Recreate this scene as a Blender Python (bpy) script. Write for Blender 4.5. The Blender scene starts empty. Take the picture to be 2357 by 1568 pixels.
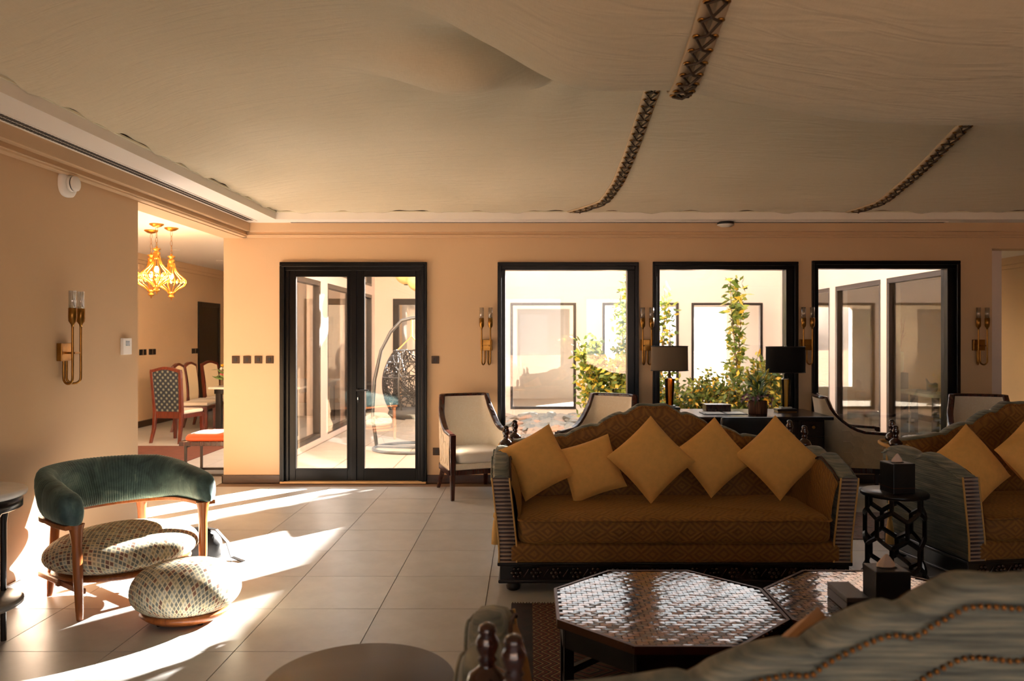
import bpy, math, random
from mathutils import Vector, Matrix, noise as mnoise
PI = math.pi
SC = bpy.context.scene
COL = SC.collection

# ------------------------------------------------------------------ camera, sky, sun, exposure
CAM_H = 1.555
cam_d = bpy.data.cameras.new('camera')
cam = bpy.data.objects.new('camera', cam_d)
COL.objects.link(cam)
cam.location = (0, 0, CAM_H)
cam.rotation_euler = (PI / 2, 0, 0)
cam_d.sensor_width = 36.0
cam_d.lens = 36.0 * 1790 / 2357
cam_d.shift_x = -38.5 / 2357
cam_d.shift_y = -9.0 / 2357
cam_d.clip_start = 0.02
cam_d.clip_end = 600
cam_d.dof.use_dof = True
cam_d.dof.focus_distance = 5.4
cam_d.dof.aperture_fstop = 2.8
SC.camera = cam

world = bpy.data.worlds.new('hazy_sky')
SC.world = world
world.use_nodes = True
bg = world.node_tree.nodes['Background']
bg.inputs['Color'].default_value = (0.96, 0.98, 1.0, 1)
bg.inputs['Strength'].default_value = 1.6

SUN_T = 0.36                       # tangent of the sun's elevation
sun_d = bpy.data.lights.new('sun', 'SUN')
sun_d.energy = 84.0
sun_d.angle = math.radians(0.8)
sun_d.color = (1.0, 0.95, 0.88)
sun = bpy.data.objects.new('sun', sun_d)
COL.objects.link(sun)
sun.rotation_euler = Vector((0.64, 0.768, SUN_T)).to_track_quat('Z', 'Y').to_euler()
sun.location = (8, 18, 12)

vs = SC.view_settings
vs.view_transform = 'Standard'
vs.look = 'None'
vs.exposure = 1.05
vs.gamma = 1.0
vs.use_curve_mapping = False
SC.cycles.max_bounces = 6
SC.cycles.diffuse_bounces = 4
SC.cycles.glossy_bounces = 3
SC.cycles.transmission_bounces = 3
SC.cycles.transparent_max_bounces = 10
SC.cycles.caustics_reflective = False
SC.cycles.caustics_refractive = False
SC.cycles.sample_clamp_indirect = 8.0

# ------------------------------------------------------------------ helpers
def lin(c):
    o = []
    for v in c[:3]:
        v = v / 255.0
        o.append(v / 12.92 if v <= 0.04045 else ((v + 0.055) / 1.055) ** 2.4)
    return (o[0], o[1], o[2], 1.0)

class MB:
    """collects faces; build() links them as one mesh object"""
    def __init__(s):
        s.v = []; s.f = []; s.sm = []; s.uv = {}; s.mi = []
    def add(s, verts, faces, smooth=False, mi=0, uvs=None):
        n = len(s.v)
        s.v.extend([tuple(p) for p in verts])
        if uvs:
            for i, u in enumerate(uvs): s.uv[n + i] = u
        for f in faces:
            s.f.append([n + i for i in f]); s.sm.append(smooth); s.mi.append(mi)
        return s
    def box(s, x0, x1, y0, y1, z0, z1, mi=0):
        v = [(x0,y0,z0),(x1,y0,z0),(x1,y1,z0),(x0,y1,z0),(x0,y0,z1),(x1,y0,z1),(x1,y1,z1),(x0,y1,z1)]
        return s.add(v, [(0,3,2,1),(4,5,6,7),(0,1,5,4),(1,2,6,5),(2,3,7,6),(3,0,4,7)], False, mi)
    def hexa(s, lo, hi, mi=0):
        """lo, hi: four points each (same winding, counter-clockwise from above)"""
        return s.add(list(lo) + list(hi), [(0,3,2,1),(4,5,6,7),(0,1,5,4),(1,2,6,5),(2,3,7,6),(3,0,4,7)], False, mi)
    def prism(s, poly, z0, z1, mi=0, smooth=False):
        n = len(poly)
        v = [(p[0], p[1], z0) for p in poly] + [(p[0], p[1], z1) for p in poly]
        s.add(v, [list(range(n))[::-1], list(range(n, 2 * n))], False, mi)
        return s.add(v, [(i, (i + 1) % n, n + (i + 1) % n, n + i) for i in range(n)], smooth, mi)
    def lathe(s, prof, n=20, c=(0, 0, 0), sx=1.0, sy=1.0, smooth=True, mi=0, uvk=None):
        v = []; uvs = []
        m = n + 1 if uvk else n
        for j, (r, z) in enumerate(prof):
            for i in range(m):
                a = 2 * PI * i / n
                v.append((c[0] + r * math.cos(a) * sx, c[1] + r * math.sin(a) * sy, c[2] + z))
                uvs.append((i / n * (uvk[0] if uvk else 1), j / max(1, len(prof) - 1) * (uvk[1] if uvk else 1)))
        f = []
        for j in range(len(prof) - 1):
            for i in range(n):
                a = j * m + i; b = j * m + ((i + 1) % m if not uvk else i + 1)
                f.append((a, b, b + m, a + m))
        if prof[0][0] > 1e-5: f.append([i for i in range(n)][::-1])
        if prof[-1][0] > 1e-5: f.append([(len(prof) - 1) * m + i for i in range(n)])
        return s.add(v, f, smooth, mi, uvs if uvk else None)
    def loft(s, rings, closed=True, caps=True, smooth=True, mi=0, uvs=None):
        n = len(rings[0]); v = [p for r in rings for p in r]; f = []
        for j in range(len(rings) - 1):
            for i in range(n if closed else n - 1):
                a = j * n + i; b = j * n + (i + 1) % n
                f.append((a, b, b + n, a + n))
        s.add(v, f, smooth, mi, uvs)
        if caps and closed:
            s.add(rings[0], [list(range(n))[::-1]], False, mi)
            s.add(rings[-1], [list(range(n))], False, mi)
        return s
    def tube(s, pts, r, n=8, closed=False, smooth=True, mi=0, caps=True):
        P = [Vector(p) for p in pts]; m = len(P)
        R = r if isinstance(r, (list, tuple)) else [r] * m
        T = []
        for i in range(m):
            a = P[(i - 1) % m] if (closed or i > 0) else P[i]
            b = P[(i + 1) % m] if (closed or i < m - 1) else P[i]
            t = b - a
            T.append(t.normalized() if t.length > 1e-9 else Vector((0, 0, 1)))
        up = Vector((0, 0, 1)) if abs(T[0].z) < 0.9 else Vector((1, 0, 0))
        nrm = T[0].cross(up).normalized()
        rings = []
        for i in range(m):
            if i:
                q = T[i - 1].rotation_difference(T[i]); nrm = q @ nrm
                nrm = (nrm - T[i] * nrm.dot(T[i])).normalized()
            b = T[i].cross(nrm)
            rings.append([tuple(P[i] + (nrm * math.cos(2*PI*k/n) + b * math.sin(2*PI*k/n)) * R[i]) for k in range(n)])
        if closed: rings.append(rings[0])
        return s.loft(rings, True, caps and not closed, smooth, mi)
    def sweep(s, pts, sec, up=(0, 0, 1), smooth=False, mi=0, closed=False):
        """rectangular or other section: sec = [(side, up)], side = right of travel"""
        P = [Vector(p) for p in pts]; m = len(P); U = Vector(up); rings = []
        for i in range(m):
            a = P[(i - 1) % m] if (closed or i > 0) else P[i]
            b = P[(i + 1) % m] if (closed or i < m - 1) else P[i]
            t = (b - a).normalized()
            sd = t.cross(U)
            if sd.length < 1e-4: sd = Vector((1, 0, 0))
            sd.normalize(); u2 = sd.cross(t)
            rings.append([tuple(P[i] + sd * q[0] + u2 * q[1]) for q in sec])
        if closed: rings.append(rings[0])
        return s.loft(rings, True, not closed, smooth, mi)
    def ball(s, c, r, n=8, m=6, sx=1, sy=1, sz=1, mi=0):
        prof = [(r * math.sin(PI * j / m) + (0 if 0 < j < m else 0), -r * sz * math.cos(PI * j / m)) for j in range(m + 1)]
        return s.lathe(prof, n, c, sx, sy, True, mi)
    def build(s, name, mat, parent=None, bevel=0, seg=2, subsurf=0, auto=None):
        me = bpy.data.meshes.new(name)
        me.from_pydata(s.v, [], s.f)
        me.polygons.foreach_set('use_smooth', s.sm)
        mats = mat if isinstance(mat, (list, tuple)) else [mat]
        for m in mats: me.materials.append(m)
        if len(mats) > 1: me.polygons.foreach_set('material_index', s.mi)
        if s.uv:
            ul = me.uv_layers.new(name='UVMap')
            for l in me.loops:
                ul.data[l.index].uv = s.uv.get(l.vertex_index, (0, 0))
        me.validate(); me.update()
        o = bpy.data.objects.new(name, me)
        COL.objects.link(o)
        if parent: o.parent = parent
        if bevel:
            b = o.modifiers.new('bevel', 'BEVEL'); b.width = bevel; b.segments = seg; b.limit_method = 'ANGLE'; b.angle_limit = math.radians(50)
        if subsurf:
            b = o.modifiers.new('sub', 'SUBSURF'); b.levels = subsurf; b.render_levels = subsurf
        return o

def mbox(*a): return MB().box(*a)

def tag(o, label=None, cat=None, group=None, kind=None):
    if label: o['label'] = label
    if cat: o['category'] = cat
    if group: o['group'] = group
    if kind: o['kind'] = kind
    return o
def thing(name, label, cat, loc=(0, 0, 0), rz=0, group=None):
    o = bpy.data.objects.new(name, None)
    o.empty_display_size = 0.05
    COL.objects.link(o); o.location = loc; o.rotation_euler = (0, 0, rz)
    return tag(o, label, cat, group)
def struct(name, mb, mat, **k):
    return tag(mb.build(name, mat, **k), kind='structure')
def inst(src, parent=None, loc=None, rot=None, name=None, scale=None):
    c = src.copy(); COL.objects.link(c); c.parent = parent
    if name: c.name = name
    if loc is not None: c.location = loc
    if rot is not None: c.rotation_euler = rot
    if scale is not None: c.scale = scale
    return c
def copy_tree(o, parent=None):
    c = o.copy(); COL.objects.link(c); c.parent = parent
    for ch in list(o.children): copy_tree(ch, c)
    return c
def place(o, loc, rz=0, label=None, group=None):
    o.location = loc; o.rotation_euler = (0, 0, rz)
    if label: o['label'] = label
    if group: o['group'] = group
    return o
def lerp(a, b, t): return a + (b - a) * t
def interp(x, xs, ys):
    if x <= xs[0]: return ys[0]
    for i in range(len(xs) - 1):
        if x <= xs[i + 1]:
            t = (x - xs[i]) / (xs[i + 1] - xs[i])
            return lerp(ys[i], ys[i + 1], t)
    return ys[-1]
def spline(x, xs, ys):
    """Catmull-Rom style smooth interpolation through (xs, ys)"""
    n = len(xs)
    if x <= xs[0]: return ys[0]
    if x >= xs[-1]: return ys[-1]
    for i in range(n - 1):
        if x <= xs[i + 1]: break
    h = xs[i + 1] - xs[i]; t = (x - xs[i]) / h
    def sl(k):
        if k == 0 or k == n - 1: return 0.0
        return (ys[k + 1] - ys[k - 1]) / (xs[k + 1] - xs[k - 1])
    m0 = sl(i) * h; m1 = sl(i + 1) * h
    t2 = t * t; t3 = t2 * t
    return (2*t3 - 3*t2 + 1) * ys[i] + (t3 - 2*t2 + t) * m0 + (-2*t3 + 3*t2) * ys[i + 1] + (t3 - t2) * m1

# ------------------------------------------------------------------ materials
class NT:
    def __init__(s, name):
        s.m = bpy.data.materials.new(name); s.m.use_nodes = True
        s.t = s.m.node_tree; s.N = s.t.nodes; s.p = s.N['Principled BSDF']; s.out = s.N['Material Output']
    def n(s, typ, **k):
        o = s.N.new(typ)
        for a, b in k.items(): setattr(o, a, b)
        return o
    def l(s, a, b): s.t.links.new(a, b)
    def val(s, x, op, y=None, z=None, clamp=False):
        o = s.n('ShaderNodeMath', operation=op); o.use_clamp = clamp
        for i, q in enumerate((x, y, z)):
            if q is None: continue
            if isinstance(q, (int, float)): o.inputs[i].default_value = q
            else: s.l(q, o.inputs[i])
        return o.outputs[0]
    def coord(s, which='Object', scale=None, rot=None):
        tc = s.n('ShaderNodeTexCoord'); o = tc.outputs[which]
        if scale or rot:
            mp = s.n('ShaderNodeMapping'); s.l(o, mp.inputs[0])
            if scale: mp.inputs['Scale'].default_value = scale if isinstance(scale, tuple) else (scale,) * 3
            if rot: mp.inputs['Rotation'].default_value = rot
            o = mp.outputs[0]
        return o
    def noise(s, co, scale=5, detail=4, rough=0.55, dist=0):
        o = s.n('ShaderNodeTexNoise'); s.l(co, o.inputs['Vector'])
        o.inputs['Scale'].default_value = scale; o.inputs['Detail'].default_value = detail
        o.inputs['Roughness'].default_value = rough; o.inputs['Distortion'].default_value = dist
        return o.outputs['Fac']
    def ramp(s, fac, stops, const=False):
        o = s.n('ShaderNodeValToRGB'); s.l(fac, o.inputs[0]); e = o.color_ramp.elements
        if const: o.color_ramp.interpolation = 'CONSTANT'
        while len(e) < len(stops): e.new(0.5)
        for i, (p, c) in enumerate(stops): e[i].position = p; e[i].color = c
        return o.outputs[0]
    def mix(s, fac, a, b, blend='MIX'):
        o = s.n('ShaderNodeMix', data_type='RGBA'); o.blend_type = blend
        for i, q in ((0, fac), (6, a), (7, b)):
            if isinstance(q, (int, float)): o.inputs[i].default_value = q
            elif isinstance(q, tuple): o.inputs[i].default_value = q
            else: s.l(q, o.inputs[i])
        return o.outputs[2]
    def bump(s, h, strength=0.3, dist=0.01):
        o = s.n('ShaderNodeBump'); o.inputs['Strength'].default_value = strength; o.inputs['Distance'].default_value = dist
        s.l(h, o.inputs['Height']); s.l(o.outputs[0], s.p.inputs['Normal'])
    def set(s, col=None, rough=None, metal=None, spec=None, coat=None, sheen=None, trans=None, ior=None, emit=None, es=None, alpha=None):
        P = s.p.inputs
        if col is not None:
            if isinstance(col, tuple): P['Base Color'].default_value = col
            else: s.l(col, P['Base Color'])
        for v, k in ((rough, 'Roughness'), (metal, 'Metallic'), (spec, 'Specular IOR Level'), (coat, 'Coat Weight'), (sheen, 'Sheen Weight'), (trans, 'Transmission Weight'), (ior, 'IOR'), (es, 'Emission Strength'), (alpha, 'Alpha')):
            if v is None: continue
            if isinstance(v, (int, float)): P[k].default_value = v
            else: s.l(v, P[k])
        if emit is not None: P['Emission Color'].default_value = emit
        return s

def M(name, c, rough=0.5, metal=0.0, var=0.0, vscale=6.0, bump=0.0, bscale=60.0, coat=0, sheen=0, spec=None, stretch=None, dist=0.004):
    """plain material with optional colour variation and fine relief"""
    t = NT(name); col = lin(c)
    t.set(col, rough, metal, spec, coat, sheen)
    if sheen: t.p.inputs['Sheen Roughness'].default_value = 0.4
    if var or bump:
        co = t.coord('Object', stretch)
        if var:
            f = t.noise(co, vscale, 3)
            d = tuple(x * (1 - var) for x in col[:3]) + (1,); e = tuple(min(1, x * (1 + var)) for x in col[:3]) + (1,)
            t.set(t.ramp(f, [(0.3, d), (0.7, e)]))
        if bump: t.bump(t.noise(co, bscale, 3), bump, dist)
    return t.m

def wood(name, dark, light, scale=9.0, rough=0.35, axis='z', coat=0.0):
    t = NT(name)
    s = {'x': (1.2, 14, 14), 'y': (14, 1.2, 14), 'z': (14, 14, 1.2)}[axis]
    co = t.coord('Object', s)
    f = t.noise(co, scale * 0.35, 6, 0.6, 0.6)
    t.set(t.ramp(f, [(0.28, lin(dark)), (0.72, lin(light))]), rough, coat=coat)
    t.bump(f, 0.08, 0.003)
    return t.m

def glass_mat(name, f0=0.05, tint=(1, 1, 1, 1), rough=0.0, power=5.0):
    """thin pane: transparent plus mirror by the angle of view (symmetric front/back)"""
    t = NT(name)
    lw = t.n('ShaderNodeLayerWeight'); lw.inputs['Blend'].default_value = 0.5
    fac = t.val(t.val(t.val(lw.outputs['Facing'], 'POWER', power), 'MULTIPLY', 1 - f0), 'ADD', f0, clamp=True)
    tr = t.n('ShaderNodeBsdfTransparent'); tr.inputs[0].default_value = tint
    gl = t.n('ShaderNodeBsdfGlossy'); gl.inputs['Roughness'].default_value = rough
    mx = t.n('ShaderNodeMixShader')
    t.l(fac, mx.inputs[0]); t.l(tr.outputs[0], mx.inputs[1]); t.l(gl.outputs[0], mx.inputs[2])
    t.l(mx.outputs[0], t.out.inputs[0])
    return t.m

K = {}
def wallpaint(name, c):
    t = NT(name); co = t.coord('Object')
    f = t.noise(co, 1.3, 1); g = t.noise(t.coord('Object', (260, 260, 60)), 1.0, 0)
    a = lin(c); b = tuple(x * 0.93 for x in a[:3]) + (1,)
    t.set(t.mix(t.val(g, 'MULTIPLY', 0.5), t.ramp(f, [(0.3, b), (0.7, a)]), b), 0.62)
    return t.m
K['wall'] = wallpaint('tan_wallcovering', (210, 177, 140))
K['wall_out'] = wallpaint('pale_pink_render', (228, 213, 204))
K['white'] = M('white_plaster', (236, 230, 222), 0.6)
K['black'] = M('black_lacquer_frame', (7, 6, 6), 0.3, spec=0.22)
K['blackm'] = M('matt_black', (12, 11, 12), 0.5)
K['leather'] = M('black_leather', (10, 10, 13), 0.38, bump=0.15, bscale=220)
K['grout'] = M('brown_grout', (128, 104, 84), 0.8)
def tile_mat():
    t = NT('grey_stone_tile'); co = t.coord('Object')
    oi = t.n('ShaderNodeObjectInfo')
    f = t.noise(co, 5.0, 4, 0.62)
    c = t.ramp(f, [(0.3, lin((174, 174, 173))), (0.7, lin((191, 191, 189)))])
    h = t.n('ShaderNodeHueSaturation'); t.l(c, h.inputs['Color'])
    t.l(t.val(t.val(oi.outputs['Random'], 'MULTIPLY', 0.09), 'ADD', 0.955), h.inputs['Value'])
    t.set(h.outputs[0], t.val(t.val(f, 'MULTIPLY', 0.16), 'ADD', 0.28))
    return t.m
K['tile'] = tile_mat()
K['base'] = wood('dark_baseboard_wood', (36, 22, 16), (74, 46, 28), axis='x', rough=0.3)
K['mahog'] = wood('mahogany', (34, 12, 8), (70, 28, 17), rough=0.25, coat=0.3)
K['walnut'] = wood('honey_walnut', (120, 62, 26), (176, 102, 50), rough=0.35)
K['ebony'] = wood('ebonised_wood', (14, 9, 8), (26, 16, 12), rough=0.28)
K['deskwood'] = wood('dark_desk_wood', (22, 11, 8), (44, 23, 15), axis='x', rough=0.25)
K['brass'] = M('aged_brass', (150, 108, 52), 0.32, 1.0, var=0.25, vscale=14)
K['goldm'] = M('gilded_metal', (196, 138, 60), 0.33, 1.0, var=0.2, vscale=20)
K['chrome'] = M('chrome', (200, 200, 200), 0.12, 1.0)
K['pane'] = glass_mat('window_glass', 0.05)
K['pane_t'] = glass_mat('tinted_window_glass', 0.06, (0.82, 0.81, 0.80, 1))
K['tubeglass'] = glass_mat('lamp_tube_glass', 0.16, (0.93, 0.93, 0.92, 1), 0.08, 2.5)
K['plastic'] = M('white_plastic', (232, 228, 222), 0.4)
# ------------------------------------------------------------------ the room
YB = 8.26; TH = 0.21; XL = -3.03; XR = 7.3; YF = -3.2
# floor: base slab plus tiles
fl = struct('floor', mbox(-6.9, 7.6, YF - 0.2, 16.4, -0.12, -0.006).box(-6.9, -3.03, 16.4, 18.6, -0.12, -0.006), K['grout'])
TS = 0.602
tm = MB(); g = 0.0016; b = 0.0008; h = TS / 2 - g
tm.add([(-h,-h,-0.005),(h,-h,-0.005),(h,h,-0.005),(-h,h,-0.005),(-h+b,-h+b,0),(h-b,-h+b,0),(h-b,h-b,0),(-h+b,h-b,0)],
       [(4,5,6,7),(0,1,5,4),(1,2,6,5),(2,3,7,6),(3,0,4,7)])
tile0 = tm.build('floor_tile', K['tile'], fl)
first = True; rest = MB(); ntile = 0
X0 = -0.853 + TS / 2; Y0 = 4.441 + TS / 2
for j in range(-13, 25):
    for i in range(-10, 14):
        cx = X0 + i * TS; cy = Y0 + j * TS
        if cx < -6.8 or cx > 7.3 or cy > (18.4 if cx < -3.3 else 16.1) or cy < YF: continue
        px = 1217 + cx / max(cy, 0.4) * 1790; py = 775 + 2783 / max(cy, 0.4)
        if cy > YB and -3.1 < cx < 4.9: continue
        seen = cy > 1.6 and -160 < px < 2500 and (cx > -3.3 or cy > 5.8) and py > 980 and not (cx > 3.2)
        if seen and ntile < 300:
            ntile += 1
            if first: tile0.location = (cx, cy, 0); first = False
            else: inst(tile0, fl, (cx, cy, 0))
        else:
            rest.add([(cx-h,cy-h,-0.001),(cx+h,cy-h,-0.001),(cx+h,cy+h,-0.001),(cx-h,cy+h,-0.001)], [(0,1,2,3)])
tag(rest.build('tile_field', K['tile'], fl), kind='stuff')

# openings of the back wall: (x0, x1, z0, z1)
DOOR = (-2.635, -1.08, 0.0, 2.344)
WINS = [(-0.33, 1.167, 0.14, 2.344), (1.315, 2.857, 0.14, 2.349), (3.004, 4.573, 0.14, 2.36)]
ZT = 3.7
wb = MB()
def wall_with_holes(mb, a0, a1, z1, holes, put):
    """fills a wall strip around holes; put(a0, a1, z0, z1) adds a box"""
    x = a0
    for (h0, h1, hz0, hz1) in sorted(holes):
        if h0 > x: put(x, h0, 0, z1)
        if hz0 > 0.001: put(h0, h1, 0, hz0)
        if hz1 < z1: put(h0, h1, hz1, z1)
        x = h1
    if x < a1: put(x, a1, 0, z1)
wall_with_holes(wb, -3.24, 7.6, ZT, [DOOR] + WINS + [(4.92, 6.9, 0, 2.49)],
                lambda a, c, z0, z1: wb.box(a, c, YB, YB + TH, z0, z1))
struct('wall_back', wb, K['wall'])
wl = MB(); wl.box(-3.24, XL, YF, 6.03, 0, ZT); wl.box(-3.24, XL, 6.03, YB, 2.60, ZT)
struct('wall_left', wl, K['wall'])
wr = MB(); wr.box(XR, XR + 0.2, YF, 16.2, 0, ZT)
struct('wall_right', wr, K['wall'])
# wall behind the camera, with a row of big windows that light the room from the front
FW = [(-2.7, -1.1, 0.1, 2.6), (-0.7, 0.9, 0.1, 2.6), (1.4, 3.2, 0.1, 2.6)]
wf = MB()
wall_with_holes(wf, -3.24, 7.6, ZT, FW, lambda a, c, z0, z1: wf.box(a, c, YF - 0.2, YF, z0, z1))
struct('wall_front', wf, K['wall'])
struct('roof', mbox(-7.2, 7.6, YF - 0.3, YB + TH, ZT, ZT + 0.2), K['white'])

# crown on the left and back walls, soffit with upstand
SOF = 2.75
cr = MB()
cr.box(XL, XL + 0.055, YF, YB, 2.605, 2.665); cr.box(XL, XL + 0.10, YF, YB, 2.66, SOF + 0.02)
cr.box(XL, XL + 0.066, YF, YB, 2.620, 2.632)
struct('trim_1', cr, K['wall'], bevel=0.006)
cr = MB()
cr.box(XL, XR, YB - 0.055, YB, 2.605, 2.665); cr.box(XL, XR, YB - 0.10, YB, 2.66, SOF + 0.02); cr.box(XL, XR, YB - 0.066, YB, 2.620, 2.632)
struct('trim_2', cr, K['wall'], bevel=0.006)
XI = -2.58; YI = 7.92; UP = 2.832
so = MB()
so.box(XL + 0.09, XI, YF, YI, SOF, SOF + 0.02)                       # left soffit
so.box(XL + 0.09, XR, YI, YB - 0.09, SOF, SOF + 0.02)                # back soffit
so.box(XI - 0.02, XI, YF, YI + 0.02, SOF + 0.02, UP)
so.box(XI - 0.02, XR, YI, YI + 0.02, SOF + 0.02, UP)
soff = struct('ceiling_soffit', so, K['white'])
so = MB(); so.box(XI - 0.016, XI + 0.012, YF, YI, UP - 0.012, UP); so.box(XI, XR, YI - 0.012, YI + 0.016, UP - 0.012, UP)
so.build('edge_track', M('cream_track', (226, 220, 196), 0.5), soff)
# slot vent along the left soffit and thin line diffuser along the back
ve = MB(); ve.box(-2.905, -2.800, YF + 0.5, 8.02, SOF - 0.006, SOF)
ve.build('vent_frame', K['white'], soff)
vs_ = MB(); y = 1.5
while y < 7.95:
    for q in (0, 1): vs_.box(-2.888 + q * 0.042, -2.856 + q * 0.042, y, y + 0.024, SOF - 0.008, SOF - 0.004)
    y += 0.034
tag(vs_.build('vent_slots', M('vent_dark', (44, 36, 28), 0.7), soff), kind='stuff')
ve = MB(); ve.box(-2.5, 4.35, 8.06, 8.14, SOF - 0.006, SOF); ve.build('line_diffuser', K['white'], soff)
ve = MB(); ve.box(-2.48, 4.33, 8.085, 8.095, SOF - 0.008, SOF - 0.004); ve.box(-2.48, 4.33, 8.11, 8.118, SOF - 0.008, SOF - 0.004)
ve.build('diffuser_slot', K['blackm'], soff)

# baseboards
bb = MB(); bb.box(XL, XL + 0.018, YF, 6.03, 0, 0.115)
struct('baseboard_left', bb, wood('lit_baseboard_wood', (58, 34, 20), (128, 84, 50), axis='y', rough=0.28), bevel=0.004)  # lighter copy of the baseboard wood, sunlight put into its browns
bb = MB()
for a, c in ((-3.255, DOOR[0] - 0.0), (DOOR[1], 4.92)): bb.box(a, c, YB - 0.018, YB, 0, 0.088)
bb.box(-3.255, -3.24, YB - 0.018, YB + TH, 0, 0.088)
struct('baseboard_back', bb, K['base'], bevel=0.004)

# ---- tent ceiling ---------------------------------------------------------
TX = [-2.58, -2.0, -1.3, -0.6, -0.2, 0.2, 0.7, 1.0, 1.6, 2.4, 3.4, 5.0, 7.2]
TY = [7.92, 7.4, 6.9, 6.3, 5.4, 4.7, 4.15, 3.85, 3.6, 3.1, 2.6, 1.7, 0.6, -0.8, -3.2]
TZ = [
 [2.83]*13,
 [2.83,2.87,2.89,2.89,2.88,2.88,2.865,2.86,2.87,2.87,2.85,2.87,2.87],
 [2.83,2.90,2.94,2.95,2.95,2.95,2.95,2.94,2.95,2.94,2.92,2.94,2.94],
 [2.83,2.94,3.00,3.03,3.03,3.04,3.06,3.05,3.05,3.02,3.00,3.02,3.02],
 [2.83,2.98,3.09,3.16,3.19,3.22,3.24,3.24,3.22,3.18,3.15,3.16,3.16],
 [2.83,3.00,3.13,3.21,3.25,3.28,3.29,3.29,3.27,3.24,3.22,3.22,3.22],
 [2.83,3.01,3.15,3.23,3.22,3.17,3.15,3.13,3.09,3.07,3.08,3.10,3.10],
 [2.83,3.01,3.16,3.18,3.05,2.87,2.85,2.81,2.73,2.72,2.75,2.80,2.82],
 [2.83,3.01,3.15,3.12,2.93,2.725,2.695,2.635,2.545,2.55,2.60,2.66,2.70],
 [2.83,3.01,3.13,3.10,2.96,2.78,2.73,2.66,2.58,2.57,2.62,2.68,2.72],
 [2.83,3.01,3.12,3.14,3.04,2.92,2.86,2.80,2.72,2.70,2.74,2.78,2.80],
 [2.83,3.02,3.16,3.22,3.20,3.16,3.14,3.12,3.10,3.08,3.08,3.08,3.08],
 [2.83,3.02,3.18,3.22,3.22,3.20,3.18,3.16,3.10,3.08,3.08,3.08,3.08],
 [2.83,3.00,3.10,3.14,3.14,3.12,3.10,3.08,3.06,3.04,3.04,3.04,3.04],
 [2.83]*13]
def tent_z(x, y):
    col = [spline(x, TX, row) for row in TZ]
    z = spline(-y, [-q for q in TY], col)
    # pulled folds fanning out from the gather above the coffee tables
    d = math.hypot(x - 0.55, y - 4.1); a = math.atan2(y - 4.1, x - 0.55)
    if y > 3.9 and x < 0.9:
        z += 0.026 * math.sin(a * 13.0) * math.exp(-((d - 1.0) / 0.8) ** 2) * min(1, max(0, (a - 1.6) / 0.3)) * min(1, max(0, (3.6 - a) / 0.4))
    # second drooping fold left of the gather
    t = (x + 0.25) / 0.62
    yc = 4.55 + 0.10 * t
    z -= 0.27 * math.exp(-t * t) * math.exp(-((y - yc) / 0.24) ** 2)
    # slack near the edges and a gentle ripple
    e = min(x + 2.58, 7.92 - y)
    k = min(1.0, max(0.0, e / 0.5))
    z += k * 0.006 * math.sin(x * 2.6 + y * 1.3)
    return z
def edge_wave(s):
    return 0.010 * math.sin(s * 9.0) + 0.008 * math.sin(s * 23.0 + 1.0) + 0.006 * math.sin(s * 4.1)
tx = MB(); NX = 180; NY = 190
xs = [-2.574 + (7.2 + 2.574) * (i / NX) ** 1.25 for i in range(NX + 1)]
ys = [7.912 - (7.912 + 3.15) * (j / NY) ** 1.15 for j in range(NY + 1)]
vv = []
for y in ys:
    for x in xs:
        z = tent_z(x, y)
        e = min(x + 2.574, 7.912 - y)
        if e < 0.10: z += (1 - e / 0.10) * edge_wave(y if x + 2.574 < 7.912 - y else x)
        vv.append((x, y, z))
ff = [(j*(NX+1)+i, j*(NX+1)+i+1, (j+1)*(NX+1)+i+1, (j+1)*(NX+1)+i) for j in range(NY) for i in range(NX)]
tx.add(vv, ff, True)
def tent_mat():
    t = NT('linen_tent_fabric')
    w1 = t.noise(t.coord('Object', (420, 30, 30)), 1.0, 0); w2 = t.noise(t.coord('Object', (30, 420, 30)), 1.0, 0)
    w = t.val(w1, 'ADD', w2); f = t.noise(t.coord('Object'), 0.9, 1)
    wr = t.noise(t.coord('Object', (1.2, 7, 1)), 1.6, 2, 0.6, 1.2)
    c = t.ramp(f, [(0.3, lin((212, 201, 174))), (0.7, lin((224, 213, 187)))])
    t.set(t.mix(t.val(w, 'MULTIPLY', 0.25), c, lin((184, 168, 136))), 0.85, sheen=0.15)
    t.bump(wr, 0.25, 0.05)
    return t.m
ceil = struct('ceiling', tx, tent_mat())
sol = ceil.modifiers.new('cloth', 'SOLIDIFY'); sol.thickness = 0.004; sol.offset = 1
K['rope'] = M('dark_lacing_rope', (66, 50, 34), 0.75, bump=0.4, bscale=150)
K['flap'] = M('linen_flap', (196, 174, 142), 0.85)
eye_mb = MB().tube([(0.0115*math.cos(a*PI/5), 0.0115*math.sin(a*PI/5), 0) for a in range(10)], 0.0052, 6, closed=True)
eye_mb.lathe([(0.0, -0.001), (0.009, -0.001)], 10)
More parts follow.
